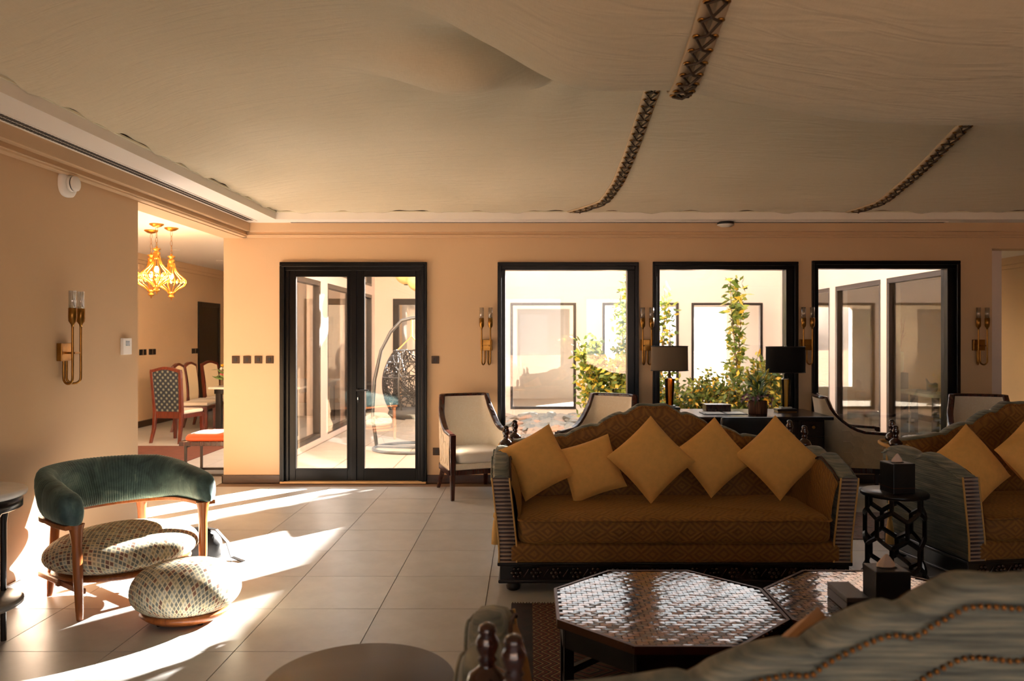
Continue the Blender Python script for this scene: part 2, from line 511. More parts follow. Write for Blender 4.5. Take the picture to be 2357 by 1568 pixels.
def seam(path, near):
    """path: list of (x, y) from the wall towards the camera"""
    P = []
    for i in range(len(path) - 1):
        (xa, ya), (xb, yb) = path[i], path[i + 1]
        n = max(2, int(abs(ya - yb) / 0.02))
        P += [(lerp(xa, xb, k / n), lerp(ya, yb, k / n)) for k in range(n)]
    # smooth the plan line
    for _ in range(30):
        P = [P[0]] + [((P[i-1][0] + 2*P[i][0] + P[i+1][0]) / 4, (P[i-1][1] + 2*P[i][1] + P[i+1][1]) / 4) for i in range(1, len(P) - 1)] + [P[-1]]
    pts = [Vector((x, y, tent_z(x, y) - 0.010)) for x, y in P]
    side = []
    for i in range(len(pts)):
        t = pts[min(i + 1, len(pts) - 1)] - pts[max(i - 1, 0)]
        side.append(Vector((-t.y, t.x, 0)).normalized())
    # gathered flaps left and right
    fm = MB()
    for sg in (-1, 1):
        r = []
        for i in range(0, len(pts), 2):
            p = pts[i]; s = side[i] * sg; u = 0.003 * math.sin(i * 0.5)
            r.append([tuple(p + s * 0.008 + Vector((0, 0, -0.010))), tuple(p + s * 0.050 + Vector((0, 0, -0.006 + u))), tuple(p + s * 0.058 + Vector((0, 0, 0.004))), tuple(p + s * 0.010 + Vector((0, 0, 0.004)))])
        fm.loft(r, True, True)
    so = fm.build('laced_seam', K['flap'], ceil)
    # eyelets and zigzag rope
    acc = 0; last = pts[0]; spots = []
    for i in range(1, len(pts)):
        acc += (pts[i] - last).length; last = pts[i]
        if acc > 0.095: spots.append(i); acc = 0
    em = MB(); rp = []
    first_eye = None
    for k, i in enumerate(spots):
        s = side[i]
        for sg in (-1, 1):
            q = pts[i] + s * sg * 0.036 + Vector((0, 0, -0.013))
            if q.y < near:
                if first_eye is None: first_eye = eye_mb.build('eyelet', K['brass'], so); first_eye.location = q
                else: inst(first_eye, so, q)
            else:
                em.tube([(q.x + 0.011*math.cos(a*PI/3), q.y + 0.011*math.sin(a*PI/3), q.z) for a in range(6)], 0.005, 4, closed=True)
    if em.f: tag(em.build('eyelets', K['brass'], so), kind='stuff')
    for sg in (1, -1):
        pl = []
        for k, i in enumerate(spots):
            e = sg if k % 2 == 0 else -sg
            q = pts[i] + side[i] * e * 0.036
            pl.append(q + Vector((0, 0, -0.020)))
            if k + 1 < len(spots):
                m = pts[(i + spots[k + 1]) // 2]
                pl.append(m + Vector((0, 0, -0.026 - 0.008 * (sg > 0))))
        MB().tube(pl, 0.0058, 6).build('rope', K['rope'], so)
seam([(0.434, 7.90), (0.72, 7.45), (0.80, 6.9), (0.83, 6.2), (0.85, 5.4), (0.80, 4.6), (0.71, 3.7), (0.69, 3.2), (0.67, 2.2)], 4.6)
seam([(3.26, 7.90), (3.36, 7.4), (3.32, 6.8), (3.22, 6.0), (3.16, 5.4), (3.1, 4.6), (3.0, 3.6), (2.95, 2.4)], 1.0)
# ------------------------------------------------------------------ windows and doors
def framed_window(name, x0, x1, z0, z1, y, inset=0.075, w=0.058, depth=0.15, wr=None, glass='pane_t'):
    """black casing with a stepped profile around one pane; y = room face of the wall"""
    o = thing(name, None, None, (0, 0, 0)); o['kind'] = 'structure'
    wr = wr if wr else w
    def ring(a0, a1, c0, c1, t, tr, y0, y1, nm, mat=K['black']):
        f = MB()
        f.box(a0, a1, y0, y1, c1 - t, c1); f.box(a0, a1, y0, y1, c0, c0 + t)
        f.box(a0, a0 + t, y0, y1, c0 + t, c1 - t); f.box(a1 - tr, a1, y0, y1, c0 + t, c1 - t)
        return f.build(nm, mat, o, bevel=0.004)
    ring(x0, x1, z0, z1, 0.034, 0.034, y - 0.030, y + 0.02, 'casing')
    ring(x0 + 0.014, x1 - 0.014, z0 + 0.014, z1 - 0.014, 0.028, 0.028, y - 0.038, y - 0.008, 'casing_bead')
    ring(x0 + 0.030, x1 - 0.030, z0 + 0.030, z1 - 0.030, w - 0.008, wr - 0.008, y + 0.015, y + depth, 'frame')
    mbox(x0 + 0.05, x1 - 0.05, y + 0.085, y + 0.092, z0 + 0.05, z1 - 0.05).build('pane', K[glass], o)
    return o
for i, (x0, x1, z0, z1) in enumerate(WINS):
    framed_window('window_%d' % (i + 1), x0, x1, z0, z1, YB, wr=0.095)
for i, (x0, x1, z0, z1) in enumerate(FW):
    framed_window('window_%d' % (i + 4), x0, x1, z0, z1, YF - 0.19, glass='pane')

# glazed double door
d1 = thing('door_1', None, None); d1['kind'] = 'structure'
x0, x1, _, z1 = DOOR
f = MB()
for (a, c, t, ya, yb) in ((0.0, 0.0, 0.040, -0.045, 0.02), (0.022, 0.022, 0.030, -0.055, -0.02), (0.040, 0.040, 0.05, -0.015, 0.12)):
    f.box(x0 + a, x1 - a, YB + ya, YB + yb, z1 - c - t, z1 - c)
    f.box(x0 + a, x0 + a + t, YB + ya, YB + yb, 0.022, z1 - c - t); f.box(x1 - a - t, x1 - a, YB + ya, YB + yb, 0.022, z1 - c - t)
f.build('casing', K['black'], d1, bevel=0.005)
xm = (x0 + x1) / 2 - 0.0
lv = []
GL = ((-2.478, -1.925), (-1.749, -1.200)); GZ = (0.148, 2.196)
for k, (a, c) in enumerate(((x0 + 0.085, xm - 0.004), (xm + 0.004, x1 - 0.085))):
    g0, g1 = GL[k]
    f = MB(); ya, yb = YB + 0.005, YB + 0.065
    f.box(a, g0, ya, yb, 0.024, z1 - 0.085); f.box(g1, c, ya, yb, 0.024, z1 - 0.085)
    f.box(g0, g1, ya, yb, 0.024, GZ[0]); f.box(g0, g1, ya, yb, GZ[1], z1 - 0.085)
    lf = f.build('door_leaf', K['black'], d1, bevel=0.004); lv.append(lf)
    f = MB()
    for (p, q, r, s_) in ((g0 - 0.012, g0 + 0.006, GZ[0], GZ[1]), (g1 - 0.006, g1 + 0.012, GZ[0], GZ[1]), (g0, g1, GZ[0] - 0.012, GZ[0] + 0.006), (g0, g1, GZ[1] - 0.006, GZ[1] + 0.012)):
        f.box(p, q, YB - 0.004, YB + 0.02, r, s_)
    f.build('glazing_bead', K['black'], lf, bevel=0.002)
    mbox(g0 - 0.01, g1 + 0.01, YB + 0.032, YB + 0.040, GZ[0] - 0.01, GZ[1] + 0.01).build('pane', K['pane_t'], lf)
mbox(xm - 0.030, xm + 0.030, YB - 0.010, YB + 0.01, 0.03, z1 - 0.09).build('meeting_bead', K['black'], lv[1], bevel=0.004)
hx = xm + 0.045; hz = Z_H = 1.555 - (898 - 775) / 216.7
f = MB(); f.lathe([(0.018, 0), (0.018, 0.012), (0.010, 0.014), (0.010, 0.05)], 14); 
ho = f.build('door_handle', K['blackm'], lv[1]); ho.location = (hx, YB - 0.0, hz); ho.rotation_euler = (PI/2, 0, 0)
MB().tube([(0, 0.0, 0.046), (0.03, 0, 0.050), (0.075, 0, 0.050), (0.118, 0.0, 0.046)], [0.010, 0.009, 0.008, 0.007], 10).build('lever', K['blackm'], ho)
f = MB(); f.box(hx - 0.012, hx + 0.012, YB - 0.004, YB + 0.01, hz - 0.13, hz - 0.06); f.build('lock_plate', K['blackm'], lv[1], bevel=0.003)
mbox(hx - 0.006, hx + 0.006, YB - 0.012, YB - 0.003, hz - 0.105, hz - 0.075).build('lock_cylinder', K['chrome'], lv[1], bevel=0.003)
struct('trim_3', mbox(DOOR[0] + 0.005, DOOR[1] - 0.005, YB - 0.05, YB + TH, 0.0, 0.022), M('pale_threshold_wood', (206, 172, 128), 0.4, var=0.1), bevel=0.004)

# ------------------------------------------------------------------ dining room behind the opening
DX = -6.65; DZ = 2.97; CY1_ = 15.3
w = MB(); w.box(DX - 0.2, DX, 5.6, 18.6, 0, 3.3)
struct('wall_dining_side', w, K['wall'])
w = MB(); w.box(DX, -3.24, 5.6, 5.8, 0, 3.3)
struct('wall_dining_near', w, K['wall'])
w = MB(); w.box(DX, -3.24, 18.4, 18.6, 0, 3.3); w.box(-3.24, -3.03, CY1_, 18.6, 0, 3.3)
struct('wall_dining_far', w, K['wall'])
struct('ceiling_dining', mbox(DX, -3.24, 5.6, 18.6, DZ, 3.3), K['white'])
w = MB(); w.box(DX, DX + 0.07, 5.8, 18.4, 2.86, DZ); w.box(DX, DX + 0.04, 5.8, 18.4, 2.80, 2.86)
struct('trim_4', w, K['wall'], bevel=0.005)
struct('baseboard_dining', mbox(DX, DX + 0.02, 5.8, 15.6, 0, 0.11), K['base'])
# door in the side wall of the dining room
d2 = thing('door_2', None, None); d2['kind'] = 'structure'
f = MB(); ya, yb = 15.75, 17.1
f.box(DX, DX + 0.03, 15.62, 15.72, 0, 2.26); f.box(DX, DX + 0.03, 16.60, 16.70, 0, 2.26); f.box(DX, DX + 0.03, 15.72, 16.60, 2.17, 2.26)
f.build('casing', K['black'], d2, bevel=0.005)
mbox(DX, DX + 0.015, 15.72, 16.60, 0, 2.17).build('door_leaf', K['black'], d2)

# ------------------------------------------------------------------ courtyard and the wing beyond
CX0, CX1, CY0, CY1 = -3.03, 4.95, YB + TH, 15.3
K['pave'] = M('pale_paving', (176, 167, 156), 0.7, var=0.06, vscale=3)
K['gravelbed'] = M('grey_gravel_bed', (120, 124, 122), 0.9, var=0.35, vscale=30, bump=0.6, bscale=60, dist=0.02)
cg = struct('courtyard_ground', mbox(CX0, CX1, CY0, CY1, -0.12, -0.02), K['gravelbed'])
pv = MB(); pv.box(-0.5, 0.5, -0.5, 0.5, -0.02, 0.0)
ps = None
for i in range(4):
    for j in range(9):
        cx = -3.03 + 0.36 + i * 0.71; cy = CY0 + 0.36 + j * 0.71
        if cy > 15.1: continue
        if ps is None:
            ps = MB().box(-0.35, 0.35, -0.35, 0.35, -0.03, 0.0).build('paving_slab', K['pave'], cg, bevel=0.006); ps.location = (cx, cy, 0)
        else: inst(ps, cg, (cx, cy, 0))
# left wing wall: big panes below, clerestory above, pink posts
LW = []
for (a, c) in ((8.95, 11.35), (11.72, 13.35), (13.72, 15.05)): LW.append((a, c, 0.08, 2.36)); 
w = MB()
def lput(a, c, z0, z1): w.box(-3.24, CX0, a, c, z0, z1)
wall_with_holes(w, CY0, CY1, 2.52, LW, lput)
for (a, c) in ((CY0, 8.95), (11.35, 11.72), (13.35, 13.72), (15.05, CY1)): lput(a, c, 2.52, 3.02)
lput(CY0, CY1, 3.02, 3.3)
struct('wall_courtyard_left', w, K['wall_out'])
n_w = 7
K['pane_g'] = glass_mat('green_tinted_glass', 0.07, (0.82, 0.82, 0.755, 1))
def side_window(name, x, sgn, y0, y1, z0, z1, t=0.07, glass='pane'):
    o = thing(name, None, None); o['kind'] = 'structure'
    f = MB(); xa, xb = sorted((x, x + sgn * 0.10))
    f.box(xa, xb, y0, y1, z1 - t, z1); f.box(xa, xb, y0, y1, z0, z0 + t)
    f.box(xa, xb, y0, y0 + t, z0 + t, z1 - t); f.box(xa, xb, y1 - t, y1, z0 + t, z1 - t)
    f.build('frame', K['frame_out'], o, bevel=0.006)
    xm_ = (xa + xb) / 2
    mbox(xm_ - 0.004, xm_ + 0.004, y0 + 0.03, y1 - 0.03, z0 + 0.03, z1 - 0.03).build('pane', K[glass], o)
    return o
K['frame_out'] = M('dark_brown_frame', (24, 15, 13), 0.35)
for (a, c, z0, z1) in LW:
    side_window('window_%d' % n_w, CX0 - 0.005, -1, a, c, z0, z1); n_w += 1
    side_window('window_%d' % n_w, CX0 - 0.005, -1, a, c, 2.52, 3.02, 0.05); n_w += 1
# right wing wall
RW = [(9.0, 10.77, 0.10, 2.36), (10.94, 12.57, 0.10, 2.36), (12.79, 13.95, 0.10, 2.36), (14.15, 15.05, 0.10, 2.36)]
w = MB()
wall_with_holes(w, CY0, CY1, ZT, RW, lambda a, c, z0, z1: w.box(CX1, CX1 + 0.2, a, c, z0, z1))
struct('wall_courtyard_right', w, K['wall_out'])
for (a, c, z0, z1) in RW:
    o = side_window('window_%d' % n_w, CX1 + 0.005, 1, a, c, z0, z1, glass='pane_g'); n_w += 1
# corridor room behind the right wall
struct('wall_corridor_end', mbox(5.15, XR, 16.2, 16.4, 0, ZT), K['wall'])
struct('ceiling_corridor', mbox(5.15, XR, YB + TH, 16.2, 2.75, 2.85), K['white'])
w = MB(); w.box(XR - 0.07, XR, YB + TH, 16.2, 2.64, 2.75); w.box(XR - 0.04, XR, YB + TH, 16.2, 2.58, 2.64)
struct('trim_5', w, K['wall'], bevel=0.005)
struct('baseboard_corridor', mbox(XR - 0.02, XR, YB + TH, 16.2, 0, 0.11), K['base'])
# opposite wing: glazed front and glazed back with the desert beyond
OW = [(-2.67, -1.75, 0.0, 2.30), (-0.36, 0.93, 0.13, 2.22), (1.45, 2.95, 0.13, 2.22), (3.20, 4.60, 0.13, 2.22)]
w = MB()
wall_with_holes(w, -3.24, 5.15, 3.3, OW, lambda a, c, z0, z1: w.box(a, c, CY1, CY1 + 0.2, z0, z1))
struct('wall_opposite', w, K['wall_out'])
BW = [(1.9, 5.0, 0.3, 2.3)]
w = MB()
wall_with_holes(w, -3.24, 5.15, 3.3, BW, lambda a, c, z0, z1: w.box(a, c, 19.5, 19.7, z0, z1))
w.box(-3.24, -3.04, 18.6, 19.5, 0, 3.3); w.box(4.95, 5.15, CY1 + 0.2, 19.5, 0, 3.3)
struct('wall_wing', w, M('grey_white_wall', (186, 182, 176), 0.7))
struct('roof_wing', mbox(-3.24, 5.15, CY1 + 0.2, 19.7, 2.95, 3.3), K['white'])
struct('floor_wing', mbox(-3.04, 4.95, CY1, 19.5, -0.1, 0), K['pave'])
for (a, c, z0, z1) in OW:
    o = thing('window_%d' % n_w, None, None); o['kind'] = 'structure'; n_w += 1
    t = 0.12 if z0 == 0 else 0.05; f = MB()
    f.box(a, c, CY1 - 0.02, CY1 + 0.08, z1 - t, z1); f.box(a, c, CY1 - 0.02, CY1 + 0.08, z0, z0 + t)
    f.box(a, a + t, CY1 - 0.02, CY1 + 0.08, z0 + t, z1 - t); f.box(c - t, c, CY1 - 0.02, CY1 + 0.08, z0 + t, z1 - t)
    f.build('frame', K['frame_out'] if z0 else K['black'], o, bevel=0.006)
    mbox(a + 0.03, c - 0.03, CY1 + 0.02, CY1 + 0.028, z0 + 0.03, z1 - 0.03).build('pane', K['pane'], o)
# small canopy over the far left corner of the courtyard carries the paper lanterns
struct('roof_canopy', mbox(CX0, -1.0, 12.2, CY1, 3.3, 3.4), K['white'])
# desert outside
dg = MB(); n = 40
for j in range(n + 1):
    for i in range(n + 1):
        x = -160 + 320 * i / n; y = -60 + 300 * j / n
        near = (-14 < x < 16) and (-12 < y < 34)
        dg.v.append((x, y, -0.25 if near else -0.3 + 0.5 * mnoise.noise(Vector((x * 0.05, y * 0.05, 0)))))
for j in range(n):
    for i in range(n):
        a = j * (n + 1) + i; dg.f.append([a, a + 1, a + n + 2, a + n + 1]); dg.sm.append(True); dg.mi.append(0)
struct('desert_ground', dg, M('red_desert_sand', (198, 160, 134), 0.9, var=0.2, vscale=0.4))
hl = MB(); n = 60; R = []
for j in range(12):
    row = []
    for i in range(n + 1):
        x = -130 + 260 * i / n; t = j / 11
        h_ = (5.5 + 4.0 * mnoise.noise(Vector((x * 0.04, 3.1, 0))) + 1.6 * mnoise.noise(Vector((x * 0.15, t * 3, 5))))
        row.append((x, 95 + t * 40 + 6 * mnoise.noise(Vector((x * 0.06, t, 1))), -0.8 + h_ * math.sin(min(1, t * 1.6) * PI / 2)))
    R.append(row)
hl.loft(R, closed=False, caps=False)
struct('hill', hl, M('pale_sandstone', (222, 200, 188), 0.9, var=0.15, vscale=0.2))
# ------------------------------------------------------------------ rocks, plants and seats in the courtyard
rnd = random.Random(11)
K['rock'] = NT('grey_river_rock')
t = K['rock']; oi = t.n('ShaderNodeObjectInfo'); nz = t.noise(t.coord('Object'), 14, 4)
t.set(t.mix(t.val(nz, 'MULTIPLY', 0.5), t.ramp(oi.outputs['Random'], [(0.0, lin((128, 136, 138))), (0.5, lin((160, 160, 156))), (0.8, lin((176, 160, 148))), (1.0, lin((204, 160, 138)))]), lin((96, 100, 102))), 0.8)
K['rock'] = t.m
rk = []
for q in range(6):
    m = MB(); n1, n2 = 9, 6; rings = []
    for j in range(1, n2):
        a = PI * j / n2
        rings.append([(math.sin(a) * math.cos(2*PI*i/n1) * (0.8 + 0.45 * rnd.random()), math.sin(a) * math.sin(2*PI*i/n1) * (0.7 + 0.4 * rnd.random()), -0.55 * math.cos(a) * (0.75 + 0.4 * rnd.random())) for i in range(n1)])
    m.loft(rings, True, True, False)
    o = m.build('rock', K['rock'], cg); rk.append([o, False])
nr = 0
for k in range(4000):
    if nr >= 270: break
    x = rnd.uniform(-0.75, 3.9); y = rnd.uniform(11.6, 15.15)
    if x > 1.5 and rnd.random() < 0.7: continue
    if rnd.random() > 0.35 + 0.65 * (y - 11.6) / 3.5: continue
    s = rnd.uniform(0.07, 0.16); q = rnd.randrange(6)
    loc = (x, y, s * 0.28 - 0.02); rot = (rnd.uniform(-.3, .3), rnd.uniform(-.3, .3), rnd.uniform(0, 6.3)); sc = (s * rnd.uniform(0.9, 1.5), s, s * rnd.uniform(0.7, 1.1))
    if not rk[q][1]:
        o = rk[q][0]; o.location = loc; o.rotation_euler = rot; o.scale = sc; rk[q][1] = True
    else: inst(rk[q][0], cg, loc, rot, scale=sc)
    nr += 1

def leaf_mat(name, stops):
    t = NT(name); gm = t.n('ShaderNodeNewGeometry')
    c = t.ramp(gm.outputs['Random Per Island'], [(p, lin(c)) for p, c in stops])
    t.set(c, 0.5)
    tl = t.n('ShaderNodeBsdfTranslucent'); t.l(c, tl.inputs[0])
    mx = t.n('ShaderNodeMixShader'); mx.inputs[0].default_value = 0.35
    t.l(t.p.outputs[0], mx.inputs[1]); t.l(tl.outputs[0], mx.inputs[2]); t.l(mx.outputs[0], t.out.inputs[0])
    return t.m
K['leaf'] = leaf_mat('citrus_leaves', [(0.0, (60, 84, 34)), (0.35, (104, 128, 52)), (0.7, (150, 162, 70)), (0.86, (206, 190, 84)), (1.0, (222, 186, 62))])
K['leaf2'] = leaf_mat('hedge_leaves', [(0.0, (52, 74, 34)), (0.4, (92, 112, 48)), (0.75, (140, 146, 66)), (0.9, (214, 178, 62)), (1.0, (206, 150, 52))])
K['bark'] = M('twig_bark', (92, 72, 52), 0.85)
def leaf(mb, p, d, L, W, rnd):
    d = d.normalized(); s = d.cross(Vector((rnd.uniform(-1,1), rnd.uniform(-1,1), rnd.uniform(-1,1))))
    if s.length < 1e-3: s = Vector((1, 0, 0))
    s.normalize(); n_ = d.cross(s)
    q = p + d * L * 0.5
    mb.add([tuple(p), tuple(q + s * W - n_ * W * 0.25), tuple(p + d * L - n_ * L * 0.12), tuple(q - s * W - n_ * W * 0.25)], [(0, 1, 2), (0, 2, 3)])
def shrub(name, label, loc, height, spread, nstem, nleaf, mat, group, seed, L=0.085, cat='shrub', taper=0.5, base=0.1):
    r = random.Random(seed)
    o = thing(name, label, cat, loc, 0, group)
    st = MB(); lf = MB()
    for k in range(nstem):
        a = r.uniform(0, 6.283); hh = height * r.uniform(0.72, 1.0); sp = spread * r.uniform(0.15, 1.0)
        pts = []; ph = r.uniform(0, 6)
        for j in range(7):
            u = j / 6
            pts.append(Vector((math.cos(a) * sp * u ** 0.8 + 0.05 * math.sin(ph + u * 5), math.sin(a) * sp * u ** 0.8 + 0.05 * math.cos(ph + u * 4), -0.02 + hh * u)))
        st.tube(pts, [0.012 * (1 - 0.7 * j / 6) for j in range(7)], 5)
        for m_ in range(nleaf // nstem):
            u = base + (1 - base) * r.random() ** 0.8; j = min(5, int(u * 6)); p = pts[j].lerp(pts[j + 1], u * 6 - j)
            w = spread * taper * (1.1 - u * 0.7)
            q = p + Vector((r.gauss(0, w * 0.5), r.gauss(0, w * 0.5), r.gauss(0, 0.06)))
            if q.z < 0.03: q.z = 0.05 + 0.1 * r.random()
            leaf(lf, q, Vector((r.gauss(0, 1), r.gauss(0, 1), r.gauss(0.15, 0.7))), L * r.uniform(0.7, 1.3), L * 0.24, r)
    st.build('stem', K['bark'], o)
    lf.build('foliage', mat, o)
    return o
GP = 'shrubs planted in the courtyard gravel'
shrub('citrus_shrub', 'bushy light green shrub filling the lower corner of the first window', (1.08, 11.0, 0), 1.55, 0.42, 16, 2600, K['leaf'], GP, 1, L=0.11, taper=0.62)
shrub('citrus_shrub', 'tall thin pale green shrub against the frame of the first window', (1.45, 11.5, 0), 2.5, 0.22, 8, 950, K['leaf'], GP, 2, L=0.095, taper=0.7)
shrub('young_tree', 'slender young tree with yellow green leaves reaching the top of the middle window', (2.98, 11.2, 0), 2.75, 0.16, 4, 520, K['leaf'], GP, 3, L=0.12, cat='tree', taper=0.9)
shrub('young_tree', 'thin pale sapling in the left half of the middle window', (2.05, 11.6, 0), 2.6, 0.28, 4, 300, K['leaf'], GP, 4, L=0.10, cat='tree', taper=0.8, base=0.3)
shrub('citrus_shrub', 'dark leafy bush behind the flower pot on the desk', (3.3, 10.6, 0), 1.45, 0.30, 10, 800, K['leaf2'], GP, 5, L=0.11, taper=0.6)
hx_ = [(1.75, 10.9, 1.10), (2.15, 11.0, 1.0), (2.55, 10.8, 1.05), (2.9, 10.9, 1.12), (3.6, 11.6, 1.2)]
hl_ = ['low yellow flecked hedge bush directly behind the amber lamp', 'low hedge bush just right of the amber lamp shade', 'low hedge bush seen above the small wooden box on the desk', 'low hedge bush between the wooden box and the flower pot', 'low hedge bush half hidden by the black lamp shade']
for k, (x, y, h_) in enumerate(hx_):
    shrub('hedge_bush', hl_[k], (x, y, 0), h_, 0.33, 12, 1500, K['leaf2'], GP, 20 + k, L=0.085, taper=0.75, base=0.03)

# egg chair with an arched stand
K['wicker'] = M('black_wicker', (16, 17, 19), 0.45)
K['steel'] = M('grey_painted_steel', (84, 88, 90), 0.35, 0.6)
K['ropec'] = M('tan_rope', (190, 146, 96), 0.8)
eg = thing('hanging_egg_chair', 'black woven hanging egg chair on an arched grey stand outside the door', 'chair', (-1.62, 10.75, 0))
MB().tube([(0.52*math.cos(a*PI/16), 0.52*math.sin(a*PI/16), 0.02) for a in range(32)], 0.02, 8, closed=True).build('base_ring', K['steel'], eg)
MB().tube([(-0.5, 0.1, 0.03), (-0.56, 0.1, 0.45), (-0.53, 0.1, 0.95), (-0.44, 0.09, 1.36), (-0.30, 0.07, 1.62), (-0.14, 0.03, 1.78), (0.0, 0.0, 1.81), (0.12, 0, 1.82)], 0.024, 10).build('stand_arch', K['steel'], eg)
MB().tube([(-0.5, 0.1, 0.03), (0, 0.05, 0.02), (0.5, 0, 0.03)], 0.02, 8).build('base_bar', K['steel'], eg)
MB().tube([(0.0, 0, 1.80), (0.0, 0, 1.56)], 0.012, 6).tube([(0.0, 0, 1.56), (-0.2, 0, 1.36)], 0.010, 6).tube([(0.0, 0, 1.56), (0.2, 0, 1.34)], 0.010, 6).build('hanging_rope', K['ropec'], eg)
def eggr(z):
    t_ = (z - 0.42) / 0.95
    return 0.40 * max(0.02, math.sin(min(1, 0.10 + t_ * 0.78) * PI)) ** 0.55
wk = MB(); r = random.Random(5)
def eggp(a, z): return (eggr(z) * math.cos(a), 0.9 * eggr(z) * math.sin(a), z)
for k in range(620):
    a = r.uniform(-0.4, 4.4); z = r.uniform(0.44, 1.36); da = r.uniform(-0.7, 0.7); dz = r.uniform(-0.28, 0.28)
    pts = [eggp(a + da * u / 3, min(1.37, max(0.43, z + dz * u / 3))) for u in range(4)]
    wk.tube(pts, 0.0055, 4)
wk.build('woven_basket', K['wicker'], eg)
f = MB()
for z in (0.43, 0.7, 1.0, 1.2, 1.36): f.tube([eggp(-0.4 + 4.8 * u / 20, z) for u in range(21)], 0.010, 6)
f.tube([eggp(-0.4, 0.43 + 0.94 * u / 14) for u in range(15)], 0.014, 6); f.tube([eggp(4.4, 0.43 + 0.94 * u / 14) for u in range(15)], 0.014, 6)
f.build('basket_rim', M('dark_wrapped_rim', (52, 54, 56), 0.35), eg)
MB().lathe([(0.0, 0.40), (0.26, 0.42), (0.33, 0.47), (0.30, 0.54), (0.0, 0.55)], 16, (0, 0, 0.02)).build('seat_pad', M('grey_pad', (60, 62, 64), 0.9), eg)
# paper lanterns
K['paper'] = M('cream_paper', (236, 204, 136), 0.7)
for (x, y, z, rr, lb) in ((-2.02, 12.9, 2.60, 0.20, 'round cream paper lantern seen at the top of the right door pane'), (-1.78, 12.6, 2.46, 0.19, 'lower round cream paper lantern beside the door frame')):
    o = thing('paper_lantern', lb, 'lantern', (x, y, z), 0, 'paper lanterns in the courtyard')
    prof = [(rr * math.sin(PI * j / 24) * (1 + 0.012 * (j % 2)), -0.92 * rr * math.cos(PI * j / 24)) for j in range(25)]
    prof[0] = (0.0, prof[0][1]); prof[-1] = (0.0, prof[-1][1])
    MB().lathe(prof, 24).build('paper_globe', K['paper'], o)
    MB().lathe([(0.05, -0.95 * rr), (0.05, -0.91 * rr)], 12).build('bottom_ring', K['blackm'], o)
    MB().tube([(0, 0, rr * 0.9), (0, 0, 3.30 - z)], 0.004, 5).build('cord', K['blackm'], o)
# room behind the right courtyard windows: console, bird, pedestal with twigs
co_ = thing('console_table', 'dark console table with open frame behind the right courtyard glass', 'table', (5.42, 10.65, 0))
K['verd'] = M('dark_green_bronze', (60, 66, 56), 0.4, 0.5)
f = MB(); f.box(-0.20, 0.20, -0.62, 0.62, 0.76, 0.80); f.build('tabletop', M('grey_stone_top', (140, 142, 132), 0.4), co_, bevel=0.005)
for x in (-0.17, 0.17):
    for y in (-0.58, 0.0, 0.58): MB().box(x - 0.022, x + 0.022, y - 0.022, y + 0.022, 0, 0.76).build('leg', K['deskwood'], co_)
f = MB(); f.box(-0.185, -0.155, -0.58, 0.58, 0.14, 0.17); f.box(0.155, 0.185, -0.58, 0.58, 0.14, 0.17)
for y in (-0.58, 0, 0.58): f.box(-0.17, 0.17, y - 0.015, y + 0.015, 0.14, 0.17)
f.build('stretcher', K['deskwood'], co_)
bd = thing('bird_sculpture', 'dark bronze bird sculpture standing on the console table', 'sculpture', (5.38, 10.36, 0.80), 1.35)
rings = []
for (x, z, rr) in ((-0.20, 0.10, 0.003), (-0.17, 0.105, 0.016), (-0.13, 0.115, 0.034), (-0.09, 0.10, 0.04), (-0.03, 0.07, 0.062), (0.05, 0.065, 0.068), (0.13, 0.08, 0.045), (0.20, 0.115, 0.022), (0.30, 0.17, 0.012), (0.33, 0.18, 0.004)):
    rings.append([(x, rr * math.cos(a * PI / 6), z + rr * math.sin(a * PI / 6)) for a in range(12)])
MB().loft(rings).build('body', K['verd'], bd)
MB().box(-0.04, 0.08, -0.03, 0.03, 0.0, 0.02).build('foot', K['verd'], bd, bevel=0.006)
pd = thing('pedestal_vase', 'pale cylinder vase on a black stand with bare red twigs inside', 'vase', (5.72, 12.1, 0))
MB().box(-0.13, 0.13, -0.13, 0.13, 0, 1.0).build('stand', K['blackm'], pd, bevel=0.01)
MB().lathe([(0.09, 1.0), (0.105, 1.03), (0.11, 1.2), (0.105, 1.32), (0.09, 1.32), (0.09, 1.2)], 20).build('vase', M('celadon_ceramic', (206, 212, 198), 0.35), pd)
f = MB(); r = random.Random(3)
for k in range(26):
    a = r.uniform(0, 6.28); q = r.uniform(0.04, 0.14)
    f.tube([(0.04*math.cos(a), 0.04*math.sin(a), 1.21), (q*0.6*math.cos(a), q*0.6*math.sin(a), 1.5), (q*math.cos(a+.2), q*math.sin(a+.2), 1.5 + r.uniform(.1,.35))], [0.006, 0.005, 0.003], 4)
f.build('twigs', M('red_twigs', (150, 84, 56), 0.8), pd)
